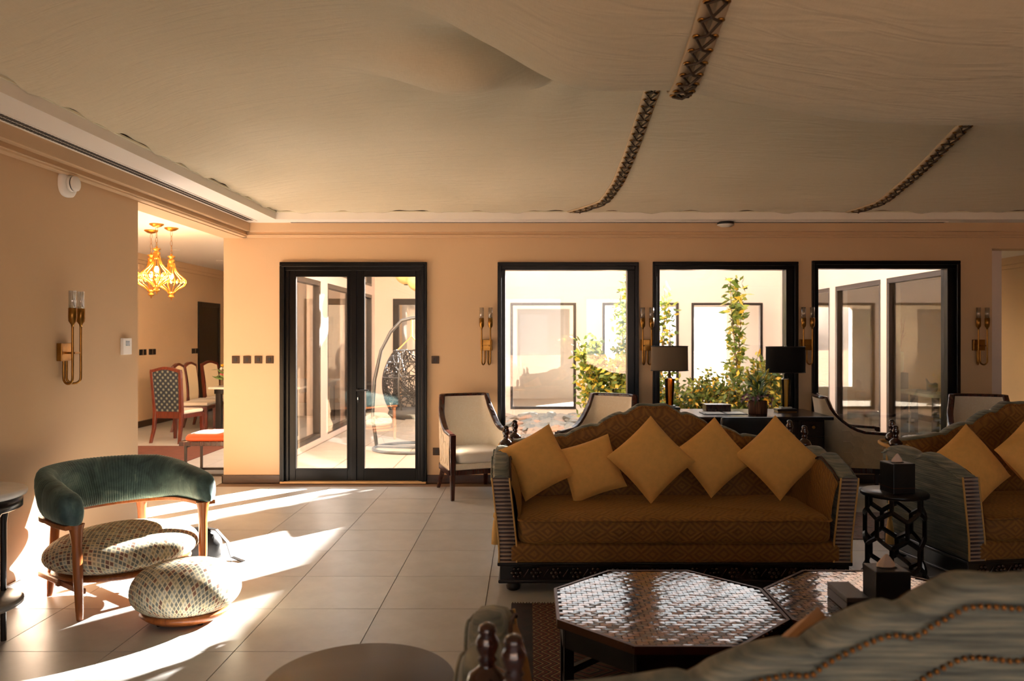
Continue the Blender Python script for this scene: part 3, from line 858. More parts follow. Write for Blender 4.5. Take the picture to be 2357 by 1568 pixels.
# ------------------------------------------------------------------ camel-back sofas with tall arms and finials
def damask_mat():
    t = NT('golden_damask')
    tc = t.n('ShaderNodeTexCoord'); sp = t.n('ShaderNodeSeparateXYZ'); t.l(tc.outputs['Object'], sp.inputs[0])
    u = t.val(t.val(sp.outputs[0], 'ADD', t.val(sp.outputs[1], 'MULTIPLY', 0.35)), 'MULTIPLY', 7.0)
    v = t.val(t.val(sp.outputs[2], 'SUBTRACT', sp.outputs[1]), 'MULTIPLY', 9.0)
    nz = t.noise(tc.outputs['Object'], 9, 4)
    def tri(a): return t.val(t.val(t.val(a, 'FRACT'), 'SUBTRACT', 0.5), 'ABSOLUTE')
    d = t.val(t.val(tri(u), 'ADD', tri(v)), 'ADD', t.val(nz, 'MULTIPLY', 0.34))
    w = t.val(t.val(d, 'MULTIPLY', 22.0), 'SINE')
    f = t.val(t.val(w, 'MULTIPLY', 0.5), 'ADD', 0.5)
    pile = t.noise(tc.outputs['Object'], 3.5, 4, 0.6, 1.5)
    c1 = t.mix(pile, lin((126, 82, 32)), lin((168, 116, 50)))
    c = t.mix(t.val(f, 'MULTIPLY', 0.5), c1, lin((84, 46, 22)))
    t.set(c, 0.75, sheen=0.35); t.p.inputs['Sheen Tint'].default_value = lin((240, 190, 110))
    t.bump(f, 0.35, 0.006)
    return t.m
def rib_mat():
    t = NT('grey_green_ribbed_velvet')
    tc = t.n('ShaderNodeTexCoord'); sp = t.n('ShaderNodeSeparateXYZ'); t.l(tc.outputs['Object'], sp.inputs[0])
    nz = t.noise(t.coord('Object', (2.0, 2.0, 34)), 2.2, 4, 0.6)
    w = t.val(t.val(t.val(sp.outputs[2], 'MULTIPLY', 520.0), 'SINE'), 'MULTIPLY', 0.5)
    pl = t.noise(tc.outputs['Object'], 4, 3, 0.5, 1.0)
    c = t.ramp(nz, [(0.30, lin((50, 59, 58))), (0.5, lin((110, 113, 101))), (0.72, lin((160, 154, 130)))])
    c = t.mix(t.val(pl, 'MULTIPLY', 0.4), c, lin((104, 104, 92)))
    t.set(c, 0.75, sheen=0.25); t.p.inputs['Sheen Tint'].default_value = lin((210, 206, 190))
    t.bump(w, 0.35, 0.004)
    return t.m
def stripe_mat():
    t = NT('ribbed_arm_front')
    tc = t.n('ShaderNodeTexCoord'); sp = t.n('ShaderNodeSeparateXYZ'); t.l(tc.outputs['Object'], sp.inputs[0])
    w = t.val(t.val(sp.outputs[2], 'MULTIPLY', 2 * PI / 0.0235), 'SINE')
    f = t.val(t.val(w, 'MULTIPLY', 0.9), 'ADD', 0.5, clamp=True)
    nz = t.noise(tc.outputs['Object'], 3, 2)
    t.set(t.mix(f, lin((74, 54, 50)), t.mix(nz, lin((176, 140, 116)), lin((150, 136, 122)))), 0.75, sheen=0.3)
    t.bump(f, 0.8, 0.008)
    return t.m
K['damask'] = damask_mat(); K['rib'] = rib_mat(); K['stripe'] = stripe_mat()
K['nail'] = M('bronze_nailhead', (150, 98, 48), 0.3, 0.9)
K['welt'] = M('dark_braid', (70, 40, 20), 0.8)
K['cord'] = M('gold_cord', (206, 160, 92), 0.7, bump=0.5, bscale=120)
K['polish'] = M('polished_mahogany', (44, 16, 12), 0.12, coat=0.6, var=0.2)
BX = [0.0, 0.10, 0.15, 0.24, 0.33, 0.45, 0.58, 0.72, 0.88, 1.02]
BZ = [1.058, 1.050, 1.026, 1.000, 0.958, 0.915, 0.872, 0.842, 0.822, 0.815]
def back_top(x):
    x = abs(x); z = spline(x, BX, BZ)
    for c in (0.20, 0.40, 0.62): z -= 0.016 * math.exp(-((x - c) / 0.022) ** 2)
    for c in (0.10, 0.30, 0.51): z += 0.012 * math.exp(-((x - c) / 0.07) ** 2)
    return z
def make_sofa():
    o = thing('sofa', '', 'sofa')
    # plinth with carved front, bun feet
    f = MB(); f.box(-1.06, 1.06, -0.40, 0.44, 0.065, 0.185); f.box(-1.075, 1.075, -0.415, 0.45, 0.165, 0.188); f.box(-1.07, 1.07, -0.41, 0.445, 0.060, 0.080)
    pl = f.build('plinth', K['ebony'], o, bevel=0.006)
    f = MB()
    for k in range(17):
        x = -0.96 + k * 0.12
        for a in range(6): f.ball((x + 0.026 * math.cos(a * PI / 3), -0.402, 0.123 + 0.026 * math.sin(a * PI / 3)), 0.013, 6, 4)
        f.ball((x, -0.404, 0.123), 0.014, 6, 4)
        f.tube([(x + 0.045, -0.402, 0.10), (x + 0.06, -0.403, 0.123), (x + 0.075, -0.402, 0.146)], 0.007, 5)
    tag(f.build('carving', K['polish'], pl), kind='stuff')
    for x in (-0.98, 0.98):
        for y in (-0.33, 0.37):
            ft = MB().lathe([(0.030, 0), (0.042, 0.008), (0.046, 0.028), (0.036, 0.05), (0.048, 0.065)], 14, (x, y, 0)); ft.build('foot', K['ebony'], o)
    f = MB(); f.box(-1.0, 1.0, -0.425, 0.36, 0.186, 0.305)
    f.build('seat_rail', K['damask'], o, bevel=0.025, seg=3)
    # long cushion
    c = MB(); hx, hy = 0.955, 0.375; rings = []
    for (z, s_) in ((0.306, 0.05), (0.306, 0.93), (0.312, 0.968), (0.328, 0.992), (0.36, 1.0), (0.40, 1.0), (0.430, 0.992), (0.446, 0.970), (0.453, 0.94), (0.462, 0.86), (0.472, 0.6), (0.476, 0.3), (0.477, 0.02)):
        r = []
        for k in range(120):
            a = 2 * PI * k / 120; e = 0.16
            cx_ = math.copysign(abs(math.cos(a)) ** e, math.cos(a)); cy_ = math.copysign(abs(math.sin(a)) ** e, math.sin(a))
            w_ = 0.004 * math.sin(cx_ * 9) if 0.1 < s_ < 0.95 else 0
            r.append((hx * s_ ** 0.35 * cx_ if s_ > 0.5 else hx * s_ * cx_, -0.075 + hy * s_ * cy_, z + w_))
        rings.append(r)
    c.loft(rings)
    cu = c.build('seat_cushion', K['damask'], o)
    loop = []
    for (x, y) in ((-1, -1), (1, -1), (1, 1), (-1, 1)):
        for k in range(5):
            a = math.atan2(y, x) - PI / 4 + (PI / 8) * k
            loop.append((x * (hx - 0.05) + 0.045 * math.cos(a), -0.075 + y * (hy - 0.05) + 0.045 * math.sin(a), 0.446))
    MB().tube(loop, 0.007, 6, closed=True).build('piping', K['damask'], cu)
    # backrest: front upholstery and outside back, both following the camel line
    n = 96; fr = []; bk = []; top_f = []; low_f = []; top_b = []; low_b = []
    def yb(z): return 0.30 + 0.10 * (z - 0.3) / 0.7
    for i in range(n + 1):
        x = -1.0 + 2.0 * i / n; zt = back_top(x); col = []
        for k in range(13):
            u = k / 12; z = 0.29 + (zt - 0.29) * u
            puff = 0.035 * math.sin(min(1, u * 1.25) * PI) ** 0.6 if u < 0.8 else 0.030 * math.sin((u - 0.8) / 0.2 * PI) ** 0.7 + 0.004
            col.append((x, yb(z) - puff, z))
        fr.append(col)
        colb = [(x, yb(zt), zt), (x, yb(zt) + 0.02, zt + 0.012), (x, yb(zt) + 0.07, zt + 0.012), (x, yb(zt) + 0.095, zt - 0.006)]
        for k in range(6):
            u = k / 5; z = lerp(zt - 0.03, 0.19, u)
            colb.append((x, yb(z) + 0.09 + 0.008 * math.sin(u * PI), z))
        bk.append(colb)
        top_f.append((x, yb(zt) - 0.012, zt - 0.012)); zl = 0.29 + (zt - 0.29) * 0.81; low_f.append((x, yb(zl) - 0.006, zl))
        top_b.append((x, yb(zt) + 0.098, zt - 0.035)); zl = zt - 0.115 - 0.03 * (1 - abs(x)); low_b.append((x, yb(zl) + 0.100, zl))
    b = MB(); b.loft([list(r) for r in fr], False, False); ba = b.build('backrest', K['damask'], o)
    b = MB(); b.loft([list(r) for r in bk][::-1], False, False)
    ou = b.build('back_panel', K['rib'], o)
    def beads(line, r, step):
        m = MB(); acc = 0; last = Vector(line[0]); ic = [(0, 0, r), (r, 0, 0), (0, r, 0), (-r, 0, 0), (0, -r, 0), (0, 0, -r)]
        fi = [(0,1,2),(0,2,3),(0,3,4),(0,4,1),(5,2,1),(5,3,2),(5,4,3),(5,1,4)]
        for k in range(len(line) - 1):
            a, c2 = Vector(line[k]), Vector(line[k + 1]); L = (c2 - a).length; s = 0
            while acc + (L - s) >= step:
                s += step - acc; acc = 0; p = a.lerp(c2, s / L)
                m.ball(tuple(p), r, 7, 4)
            acc += L - s
        return m
    tag(beads(top_f, 0.0055, 0.016).build('nailhead_trim', K['nail'], ba), kind='stuff')
    tag(beads(low_f, 0.0055, 0.016).build('nailhead_trim', K['nail'], ba), kind='stuff')
    tag(beads(top_b, 0.006, 0.015).build('nailhead_trim', K['nail'], ou), kind='stuff')
    tag(beads(low_b, 0.006, 0.015).build('nailhead_trim', K['nail'], ou), kind='stuff')
    # arms
    AY = [-0.41, -0.30, -0.18, -0.10, -0.04, 0.02, 0.10, 0.20, 0.30, 0.38]
    AZ = [0.715, 0.755, 0.785, 0.806, 0.800, 0.775, 0.800, 0.810, 0.795, 0.765]
    for sg in (-1, 1):
        n = 30; rings = []; inner = []; tl = []; wl_ = []
        for i in range(n + 1):
            y = -0.41 + 0.79 * i / n; zt = spline(y, AY, AZ)
            def X(base, z): return sg * (base + 0.055 * max(0, z - 0.3) / 0.5)
            rings.append([(X(0.955, 0.19), y, 0.19), (X(1.065, 0.19), y, 0.19), (X(1.065, 0.5), y, 0.5), (X(1.062, zt - 0.03), y, zt - 0.03), (X(1.045, zt), y, zt - 0.004), (X(1.01, zt), y, zt), (X(0.975, zt), y, zt - 0.006), (X(0.962, zt - 0.03), y, zt - 0.03), (X(0.958, 0.5), y, 0.5)])
            col = []
            for k in range(11):
                u = k / 10; z = 0.29 + (zt - 0.05 - 0.29) * u
                puff = 0.045 * math.sin(min(1, u * 1.0) * PI) ** 0.5 * math.sin(min(1.0, 0.06 + 0.88 * i / n) * PI) ** 0.35
                col.append((X(0.956 - puff, z), y + 0.012, z))
            inner.append(col)
            tl.append((X(0.948, zt), y, zt - 0.030)); wl_.append((X(1.066, zt), y, zt - 0.03))
        m = MB(); m.loft(rings if sg > 0 else [r[::-1] for r in rings])
        am = m.build('arm', K['rib'], o)
        m = MB(); m.loft(inner if sg < 0 else inner[::-1], False, False); m.build('inner_pad', K['damask'], am)
        MB().tube(tl, 0.006, 6).build('piping', K['welt'], am)
        MB().tube(wl_, 0.005, 6).build('piping', K['rib'], am)
        # ribbed front band
        m = MB(); rr_ = []
        for k in range(70):
            z = 0.19 + (0.700 - 0.19) * k / 69
            d = 0.007 * (0.5 + 0.5 * math.sin(2 * PI * z / 0.0235)); x0_ = X(0.960, z); x1_ = X(1.062, z)
            rr_.append([(x0_, -0.41, z), (x0_, -0.416 - d, z), (x1_, -0.416 - d, z), (x1_, -0.41, z)])
        m.loft(rr_ if sg > 0 else [q[::-1] for q in rr_], True, True, True); m.build('arm_front', K['stripe'], am)
        for bx_ in (0.958, 1.064):
            MB().tube([(X(bx_, 0.19 + 0.51 * k / 8), -0.418, 0.19 + 0.51 * k / 8) for k in range(9)], 0.006, 6).build('piping', K['cord'], am)
        # finials and rope tie with tassel
        prof = [(0.030, 0), (0.044, 0.012), (0.047, 0.03), (0.038, 0.05), (0.020, 0.062), (0.016, 0.072), (0.022, 0.078), (0.016, 0.086), (0.024, 0.104), (0.025, 0.12), (0.017, 0.134), (0.020, 0.14), (0.017, 0.152), (0.006, 0.158), (0.0, 0.158)]
        for (fx, fy, fz) in ((1.045, 0.33, 0.775), (0.985, 0.46, 0.800)):
            MB().lathe(prof, 16, (sg * fx, fy, fz)).build('finial', K['polish'], o)
        MB().lathe([(0.034, 0.70), (0.036, 0.785), (0.0, 0.80)], 12, (sg * 0.985, 0.46, 0.0)).build('post_cap', K['damask'], o)
        pts = []
        for k in range(28):
            a = 2 * PI * k / 28
            pts.append((sg * (1.015 + 0.075 * math.cos(a)), 0.395 + 0.125 * math.sin(a), 0.787 + 0.012 * math.sin(a)))
        rt = MB().tube(pts, 0.013, 7, closed=True).build('rope_tie', K['cord'], o)
        MB().tube([(sg * 1.088, 0.36, 0.78), (sg * 1.11, 0.33, 0.70), (sg * 1.115, 0.30, 0.50), (sg * 1.115, 0.29, 0.33)], 0.007, 6).build('cord', K['cord'], rt)
        m = MB(); m.lathe([(0.0, 0.335), (0.014, 0.33), (0.018, 0.305), (0.010, 0.285), (0.017, 0.275), (0.026, 0.20), (0.030, 0.115), (0.0, 0.112)], 14, (sg * 1.115, 0.29, 0)); m.build('tassel', K['cord'], rt)
    return o
sofaA = make_sofa()
sofaB = copy_tree(sofaA); sofaC = copy_tree(sofaA)
GS = 'matching camel-back sofas'
place(sofaA, (0.885, 5.115, 0), 0.0, 'golden damask camel-back sofa carrying five yellow pillows in a row', GS)
place(sofaB, (3.66, 5.30, 0), math.radians(9), 'damask sofa cut off by the picture edge, its blue grey ribbed arm facing us', GS)
place(sofaC, (0.955, 2.02, 0), math.radians(180), 'sofa seen from behind in the bottom corner with brass nailheads on sage velvet', GS)

# pillows
K['pillow'] = M('yellow_linen', (238, 178, 94), 0.8, var=0.05, vscale=30, bump=0.25, bscale=260, sheen=0.1, dist=0.002)
K['pillow2'] = M('peach_linen', (206, 164, 124), 0.8, var=0.05, vscale=30, bump=0.2, bscale=260)
def make_pillow(seed, mat, S=0.40):
    r = random.Random(seed); m = MB(); n = 22
    for sg in (1, -1):
        vs2 = []; fs = []
        for j in range(n + 1):
            for i in range(n + 1):
                u = -1 + 2 * i / n; v = -1 + 2 * j / n
                pinch = 1 - 0.06 * ((1 - u * u) * v * v + (1 - v * v) * u * u)      # sides draw in, corners stay sharp
                w = max(0.0, (1 - u ** 2) * (1 - v ** 2)) ** 0.42
                nz = 0.008 * mnoise.noise(Vector((u * 2.2 + seed, v * 2.2, sg * 3)))
                vs2.append((u * S / 2 * pinch, v * S / 2 * pinch, sg * (0.086 * w) + nz * w))
        for j in range(n):
            for i in range(n):
                a = j * (n + 1) + i; q = (a, a + 1, a + n + 2, a + n + 1)
                fs.append(q if sg > 0 else q[::-1])
        m.add(vs2, fs, True)
    return m
def pillow(cx, cy, cz, roll, lean, yaw, label, seed, mat=K['pillow'], S=0.40, grp='yellow scatter pillows'):
    o = make_pillow(seed, mat, S).build('pillow', mat)
    # local z faces the viewer (-Y); roll turns it onto a corner
    R = Matrix.Rotation(yaw, 4, 'Z') @ Matrix.Rotation(-lean, 4, 'X') @ Matrix.Rotation(PI / 2, 4, 'X') @ Matrix.Rotation(roll, 4, 'Z')
    o.matrix_world = Matrix.Translation((cx, cy, cz)) @ R
    return tag(o, label, 'pillow', grp)
def AT(px, py, d): return ((px - 1217) / 1790 * d, d, CAM_H - (py - 775) / 1790 * d)
D = math.radians
for k, (px, py, d, roll, S, lb) in enumerate((
    (1237, 1064, 5.17, 28, 0.385, 'yellow pillow leaning on the arm nearest the twin finials'),
    (1361, 1078, 5.21, 18, 0.375, 'second yellow pillow of the row, tipped lowest behind its neighbour'),
    (1498, 1057, 5.12, 42, 0.415, 'middle yellow pillow of the five, overlapping the one before it'),
    (1641, 1052, 5.20, 38, 0.390, 'fourth yellow pillow of the row, right of the middle one'),
    (1790, 1053, 5.14, 42, 0.405, 'yellow pillow at the far end of the row, in front of the desk drawers'))):
    pillow(*AT(px, py, d), D(roll), D(20), 0, lb, k + 1, S=S)
pillow(*AT(2232, 1076, 5.12), D(32), D(22), D(12), 'yellow pillow on the cut-off sofa, against its ribbed arm', 7, S=0.43)
pillow(*AT(2385, 1050, 5.10), D(36), D(20), D(8), 'yellow pillow at the picture edge, only its corner showing', 8, S=0.42)
pillow(0.675, 1.86, 0.685, D(45), D(-10), D(0), 'peach pillow corner rising over the sage sofa back', 9, K['pillow2'], 0.345, 'peach pillows on the near sofa')
# ------------------------------------------------------------------ white armchairs by the windows
def embroid_mat():
    t = NT('cream_embroidered_silk'); co = t.coord('Object')
    v = t.n('ShaderNodeTexVoronoi', feature='DISTANCE_TO_EDGE'); v.inputs['Scale'].default_value = 9; t.l(co, v.inputs['Vector'])
    n1 = t.noise(co, 16, 5, 0.6, 2.0)
    f = t.val(t.val(t.val(n1, 'SUBTRACT', 0.5), 'ABSOLUTE'), 'LESS_THAN', 0.018)
    c = t.mix(t.val(f, 'MULTIPLY', 0.5), lin((232, 218, 196)), lin((244, 236, 222)))
    t.set(c, 0.55, sheen=0.2); t.bump(f, 0.2, 0.002)
    return t.m
K['silk'] = embroid_mat()
K['quilt'] = M('cream_quilted_side', (208, 190, 162), 0.65, var=0.06, vscale=20, sheen=0.15)
K['seatw'] = M('ivory_seat', (228, 220, 208), 0.5, var=0.03, bump=0.1, bscale=200)
K['stitch'] = M('quilt_seam', (224, 208, 182), 0.7)
def chair_plan():
    P = []
    for k in range(8): P.append((lerp(-0.305, -0.275, k / 7), lerp(-0.27, 0.15, k / 7)))
    for k in range(1, 9):
        a = PI - (PI / 2) * k / 8; P.append((-0.155 + 0.12 * math.cos(a), 0.15 + 0.13 * math.sin(a)))
    for k in range(1, 6): P.append((lerp(-0.155, 0.155, k / 6), 0.28 + 0.012 * math.sin(k / 6 * PI)))
    L = [(-x, y) for x, y in P[:16]][::-1]
    return P + L
def make_armchair():
    o = thing('armchair', '', 'armchair')
    P = chair_plan(); n = len(P)
    def top(y): 
        u = min(1, max(0, (y + 0.06) / 0.30)); return 0.615 + 0.33 * (1 - math.sqrt(max(0, 1 - u * u))) ** 0.9 + 0.012 * min(1, max(0, (y + 0.27) / 0.2))
    def pos(i, z, off):
        x, y = P[i]
        a = P[max(0, i - 1)]; c = P[min(n - 1, i + 1)]
        tx_, ty_ = c[0] - a[0], c[1] - a[1]; L = math.hypot(tx_, ty_); nx_, ny_ = -ty_ / L, tx_ / L   # outward is left of travel here
        k = min(1, max(0, (y + 0.1) / 0.35))
        return (x + nx_ * off, y + ny_ * off + 0.16 * k * max(0, z - 0.40) ** 1.3, z)
    inn = []; out = []; rail = []
    for i in range(n):
        zt = top(P[i][1])
        inn.append([pos(i, lerp(0.36, zt - 0.01, k / 8), -0.022 - 0.016 * math.sin(k / 8 * PI)) for k in range(9)])
        out.append([pos(i, lerp(0.27, zt - 0.01, k / 8), 0.026 + 0.006 * math.sin(k / 8 * PI)) for k in range(9)])
        rail.append(pos(i, zt, 0.0))
    m = MB(); m.loft(inn, False, False); m.build('inside_back', K['silk'], o)
    m = MB(); m.loft(out[::-1], False, False); sh = m.build('outside_shell', K['quilt'], o)
    # quilted hexagons on both flanks
    lens = [0]
    for i in range(1, n): lens.append(lens[-1] + math.hypot(P[i][0] - P[i-1][0], P[i][1] - P[i-1][1]))
    def onshell(s, z):
        i = 0
        while i < n - 2 and lens[i + 1] < s: i += 1
        q = (s - lens[i]) / (lens[i + 1] - lens[i]); a = Vector(pos(i, z, 0.032)); c = Vector(pos(i + 1, z, 0.032))
        return a.lerp(c, min(1, max(0, q)))
    R = 0.062; w = R * math.sqrt(3)
    for mir in (0, 1):
        st = MB()
        for ci in range(5):
            for cj in range(7):
                cs = 0.03 + ci * 1.5 * R; cz_ = 0.27 + cj * w + (w / 2 if ci % 2 else 0)
                for e in range(3):
                    a0 = e * PI / 3; a1 = (e + 1) * PI / 3
                    q = [(cs + R * math.cos(a), cz_ + R * math.sin(a)) for a in (a0, a1)]
                    if any(s < 0.0 or s > 0.46 or z < 0.285 for s, z in q): continue
                    q3 = []
                    for s, z in q:
                        s2 = lens[-1] - s if mir else s
                        i_ = min(range(n), key=lambda t_: abs(lens[t_] - s2))
                        if z > top(P[i_][1]) - 0.035: q3 = None; break
                        q3.append(onshell(s2, z))
                    if q3: st.tube(q3, 0.0035, 4)
        st.build('quilting', K['stitch'], sh)
    # show-wood rail running along the top and down into the front legs
    sec = [(-0.028, -0.014), (0.028, -0.014), (0.030, 0.004), (0.022, 0.014), (-0.022, 0.014), (-0.030, 0.004)]
    MB().sweep(rail, sec, smooth=False).build('top_rail', K['mahog'], o, bevel=0.003)
    for sg in (-1, 1):
        x = sg * 0.305; y = -0.283
        MB().loft([[(x + a * s_, y + c * s_ + dy, z) for a, c in ((-1,-1),(1,-1),(1,1),(-1,1))] for (z, s_, dy) in ((0, 0.016, 0.0), (0.26, 0.024, 0), (0.40, 0.026, 0), (0.622, 0.027, 0))], smooth=False).build('leg', K['mahog'], o, bevel=0.003)
        MB().loft([[(sg * xx + a * s_, yy + c * s_, z) for a, c in ((-1,-1),(1,-1),(1,1),(-1,1))] for (z, s_, xx, yy) in ((0, 0.015, 0.255, 0.40), (0.12, 0.019, 0.24, 0.345), (0.22, 0.023, 0.232, 0.29), (0.30, 0.024, 0.23, 0.26))], smooth=False).build('leg', K['mahog'], o, bevel=0.003)
    ap = [pos(i, 0.262, 0.018) for i in range(n)]
    MB().sweep(ap, [(-0.02, -0.024), (0.02, -0.024), (0.02, 0.024), (-0.02, 0.024)]).build('apron', K['mahog'], o)
    mbox(-0.30, 0.30, -0.30, -0.272, 0.238, 0.286).build('front_apron', K['mahog'], o, bevel=0.004)
    mbox(-0.28, 0.28, -0.298, 0.20, 0.286, 0.345).build('seat_deck', K['silk'], o, bevel=0.01)
    c = MB(); rings = []
    for (z, s_) in ((0.345, 0.90), (0.352, 0.97), (0.375, 1.0), (0.42, 1.0), (0.443, 0.965), (0.455, 0.86), (0.463, 0.5), (0.465, 0.02)):
        r = []
        for k in range(40):
            a = 2 * PI * k / 40; e = 0.32
            r.append((0.268 * s_ * math.copysign(abs(math.cos(a)) ** e, math.cos(a)), -0.045 + 0.262 * s_ * math.copysign(abs(math.sin(a)) ** e, math.sin(a)), z))
        rings.append(r)
    c.loft(rings); c.build('seat_cushion', K['seatw'], o)
    return o
ac = make_armchair(); GA = 'white show-wood armchairs along the windows'
ac2, ac3, ac4 = copy_tree(ac), copy_tree(ac), copy_tree(ac)
place(ac, (-0.545, 7.74, 0), D(22), 'cream armchair with dark wood edge between the glass door and the first window', GA)
place(ac2, (0.70, 7.72, 0), D(-32), 'cream armchair rising behind the crest of the golden sofa', GA)
place(ac3, (3.27, 7.80, 0), D(80), 'cream armchair beside the desk end, its hexagon quilted side towards us', GA)
place(ac4, (4.47, 7.62, 0), D(-20), 'cream armchair at the wall end under the last wall sconce', GA)

# ------------------------------------------------------------------ green barrel chair and ottoman
def velvet_mat():
    t = NT('teal_corduroy_velvet'); co = t.coord('Object')
    f = t.noise(co, 7, 5, 0.65, 0.8); lw = t.n('ShaderNodeLayerWeight'); lw.inputs[0].default_value = 0.35
    c = t.ramp(f, [(0.32, lin((38, 62, 64))), (0.55, lin((70, 98, 98))), (0.75, lin((124, 146, 138)))])
    t.set(c, 0.6, sheen=0.8); t.p.inputs['Sheen Roughness'].default_value = 0.35; t.p.inputs['Sheen Tint'].default_value = lin((170, 200, 190))
    return t.m
def pebble_mat():
    t = NT('diamond_jacquard'); co = t.coord('UV', (1, 1, 1), (0, 0, 0.0))
    sp = t.n('ShaderNodeSeparateXYZ'); t.l(co, sp.inputs[0])
    s = 1 / 0.029
    nz = t.noise(co, 60, 2)
    u = t.val(t.val(t.val(sp.outputs[0], 'ADD', t.val(sp.outputs[1], 'MULTIPLY', 0.72)), 'MULTIPLY', s), 'ADD', t.val(nz, 'MULTIPLY', 0.15))
    v = t.val(t.val(t.val(sp.outputs[0], 'SUBTRACT', t.val(sp.outputs[1], 'MULTIPLY', 0.72)), 'MULTIPLY', s), 'ADD', t.val(nz, 'MULTIPLY', 0.15))
    fu, fv = t.val(u, 'FRACT'), t.val(v, 'FRACT')
    du = t.val(t.val(fu, 'SUBTRACT', 0.5), 'ABSOLUTE'); dv = t.val(t.val(fv, 'SUBTRACT', 0.5), 'ABSOLUTE')
    mx = t.val(du, 'MAXIMUM', dv)
    cb = t.n('ShaderNodeCombineXYZ'); t.l(t.val(u, 'FLOOR'), cb.inputs[0]); t.l(t.val(v, 'FLOOR'), cb.inputs[1])
    wn = t.n('ShaderNodeTexWhiteNoise', noise_dimensions='3D'); t.l(cb.outputs[0], wn.inputs['Vector'])
    pal = t.ramp(wn.outputs['Value'], [(0.0, lin((140, 138, 124))), (0.18, lin((178, 176, 160))), (0.36, lin((150, 104, 84))), (0.48, lin((200, 186, 150))), (0.64, lin((128, 130, 122))), (0.8, lin((206, 198, 176))), (0.92, lin((120, 84, 70)))], True)
    pal2 = t.mix(0.45, pal, lin((84, 80, 72)))
    c = t.mix(t.val(mx, 'LESS_THAN', 0.22), pal, pal2)
    c = t.mix(t.val(mx, 'GREATER_THAN', 0.40), c, lin((222, 206, 168)))
    t.set(c, 0.85); t.bump(t.noise(co, 500, 2), 0.2, 0.002)
    return t.m
K['velvet'] = velvet_mat(); K['pebble'] = pebble_mat()
def pebble(rx, ry, z0, z1, power=2.5):
    m = MB(); nj, ni = 26, 48; vs2 = []; uvs = []; zc = lerp(z0, z1, 0.45)
    s = 0; pr = None
    for j in range(nj + 1):
        ph = PI / 2 - PI * j / nj
        cr = abs(math.cos(ph)) ** (2 / power); sr = math.copysign(abs(math.sin(ph)) ** (2 / 2.1), math.sin(ph))
        z = zc + (z1 - zc if sr > 0 else zc - z0) * sr
        if pr: s += math.hypot((cr - pr[0]) * (rx + ry) / 2, z - pr[1])
        pr = (cr, z)
        for i in range(ni + 1):
            a = 2 * PI * i / ni
            wob = 1 + 0.012 * math.sin(2 * a + 1) 
            vs2.append((rx * cr * math.cos(a) * wob, ry * cr * math.sin(a) * wob, z)); uvs.append((s * math.cos(a) * rx / ((rx + ry) / 2), s * math.sin(a) * ry / ((rx + ry) / 2)))
    fs = [(j*(ni+1)+i, (j+1)*(ni+1)+i, (j+1)*(ni+1)+i+1, j*(ni+1)+i+1) for j in range(nj) for i in range(ni)]
    m.add(vs2, fs, True, 0, uvs)
    return m
bc = thing('barrel_chair', 'teal corduroy barrel armchair on honey wood legs with a pebble-shaped patterned seat', 'armchair', (-2.47, 4.72, 0), D(53))
# horseshoe back: stations along the path, corduroy ribs by scaling the section
path = []
for k in range(40): path.append((-0.385 - 0.012 * math.sin(k / 40 * PI), lerp(-0.315, -0.02, k / 40), 0))
for k in range(241):
    a = PI - PI * k / 240; path.append((0.385 * math.cos(a), -0.02 + 0.395 * math.sin(a), math.sin(a)))
for k in range(1, 41): path.append((0.385 + 0.012 * math.sin(k / 40 * PI), lerp(-0.02, -0.315, k / 40), 0))
NP_ = len(path); cum = [0]
for i in range(1, NP_): cum.append(cum[-1] + math.hypot(path[i][0]-path[i-1][0], path[i][1]-path[i-1][1]))
Lt = cum[-1]; rings = []; railp = []
for i, (x, y, b_) in enumerate(path):
    a = path[max(0, i-1)]; c = path[min(NP_-1, i+1)]; tx_, ty_ = c[0]-a[0], c[1]-a[1]; L = math.hypot(tx_, ty_); nx_, ny_ = -ty_/L, tx_/L
    e = min(cum[i], Lt - cum[i]); tip = min(1.0, e / 0.075); tip = math.sqrt(max(0.0, 1 - (1 - tip) ** 2))
    zb = 0.525 - 0.03 * b_; zt = 0.675 + 0.10 * min(1, e / 0.55) ** 0.8
    rib = 0.0035 * abs(math.sin(PI * cum[i] / 0.0175))
    hz_ = (zt - zb) / 2 * (0.25 + 0.75 * tip) + rib; hw = 0.062 * (0.15 + 0.85 * tip) + rib; zc_ = zb + (zt - zb) / 2 * (0.35 + 0.65 * tip) 
    lean = 0.05 * b_
    r = []
    for k in range(20):
        q = 2 * PI * k / 20; u = math.copysign(abs(math.cos(q)) ** 0.75, math.cos(q)) * hw; v = math.copysign(abs(math.sin(q)) ** 0.8, math.sin(q)) * hz_
        off = u + lean * (v / 0.12)
        r.append((x + nx_ * off, y + ny_ * off, zc_ + v))
    rings.append(r)
    if i % 4 == 0 and e > 0.02: railp.append((x, y, zb - 0.008))
MB().loft(rings).build('horseshoe_back', K['velvet'], bc)
MB().sweep(railp, [(-0.05, -0.012), (0.05, -0.012), (0.05, 0.012), (-0.05, 0.012)]).build('wood_rail', K['walnut'], bc, bevel=0.004)
for (x, y, xt, yt) in ((-0.36, -0.285, -0.372, -0.265), (0.36, -0.285, 0.372, -0.265), (-0.285, 0.29, -0.255, 0.275), (0.285, 0.29, 0.255, 0.275)):
    R_ = []
    for (u, sx_, sy_) in ((0.0, 0.017, 0.017), (0.10, 0.021, 0.021), (0.45, 0.025, 0.026), (0.8, 0.026, 0.026), (0.93, 0.034, 0.030), (1.0, 0.045, 0.036)):
        z = 0.525 * u; cx_ = lerp(x, xt, u); cy_ = lerp(y, yt, u)
        R_.append([(cx_ + sx_ * math.cos(2*PI*k/12), cy_ + sy_ * math.sin(2*PI*k/12), z) for k in range(12)])
    MB().loft(R_).build('leg', K['walnut'], bc)
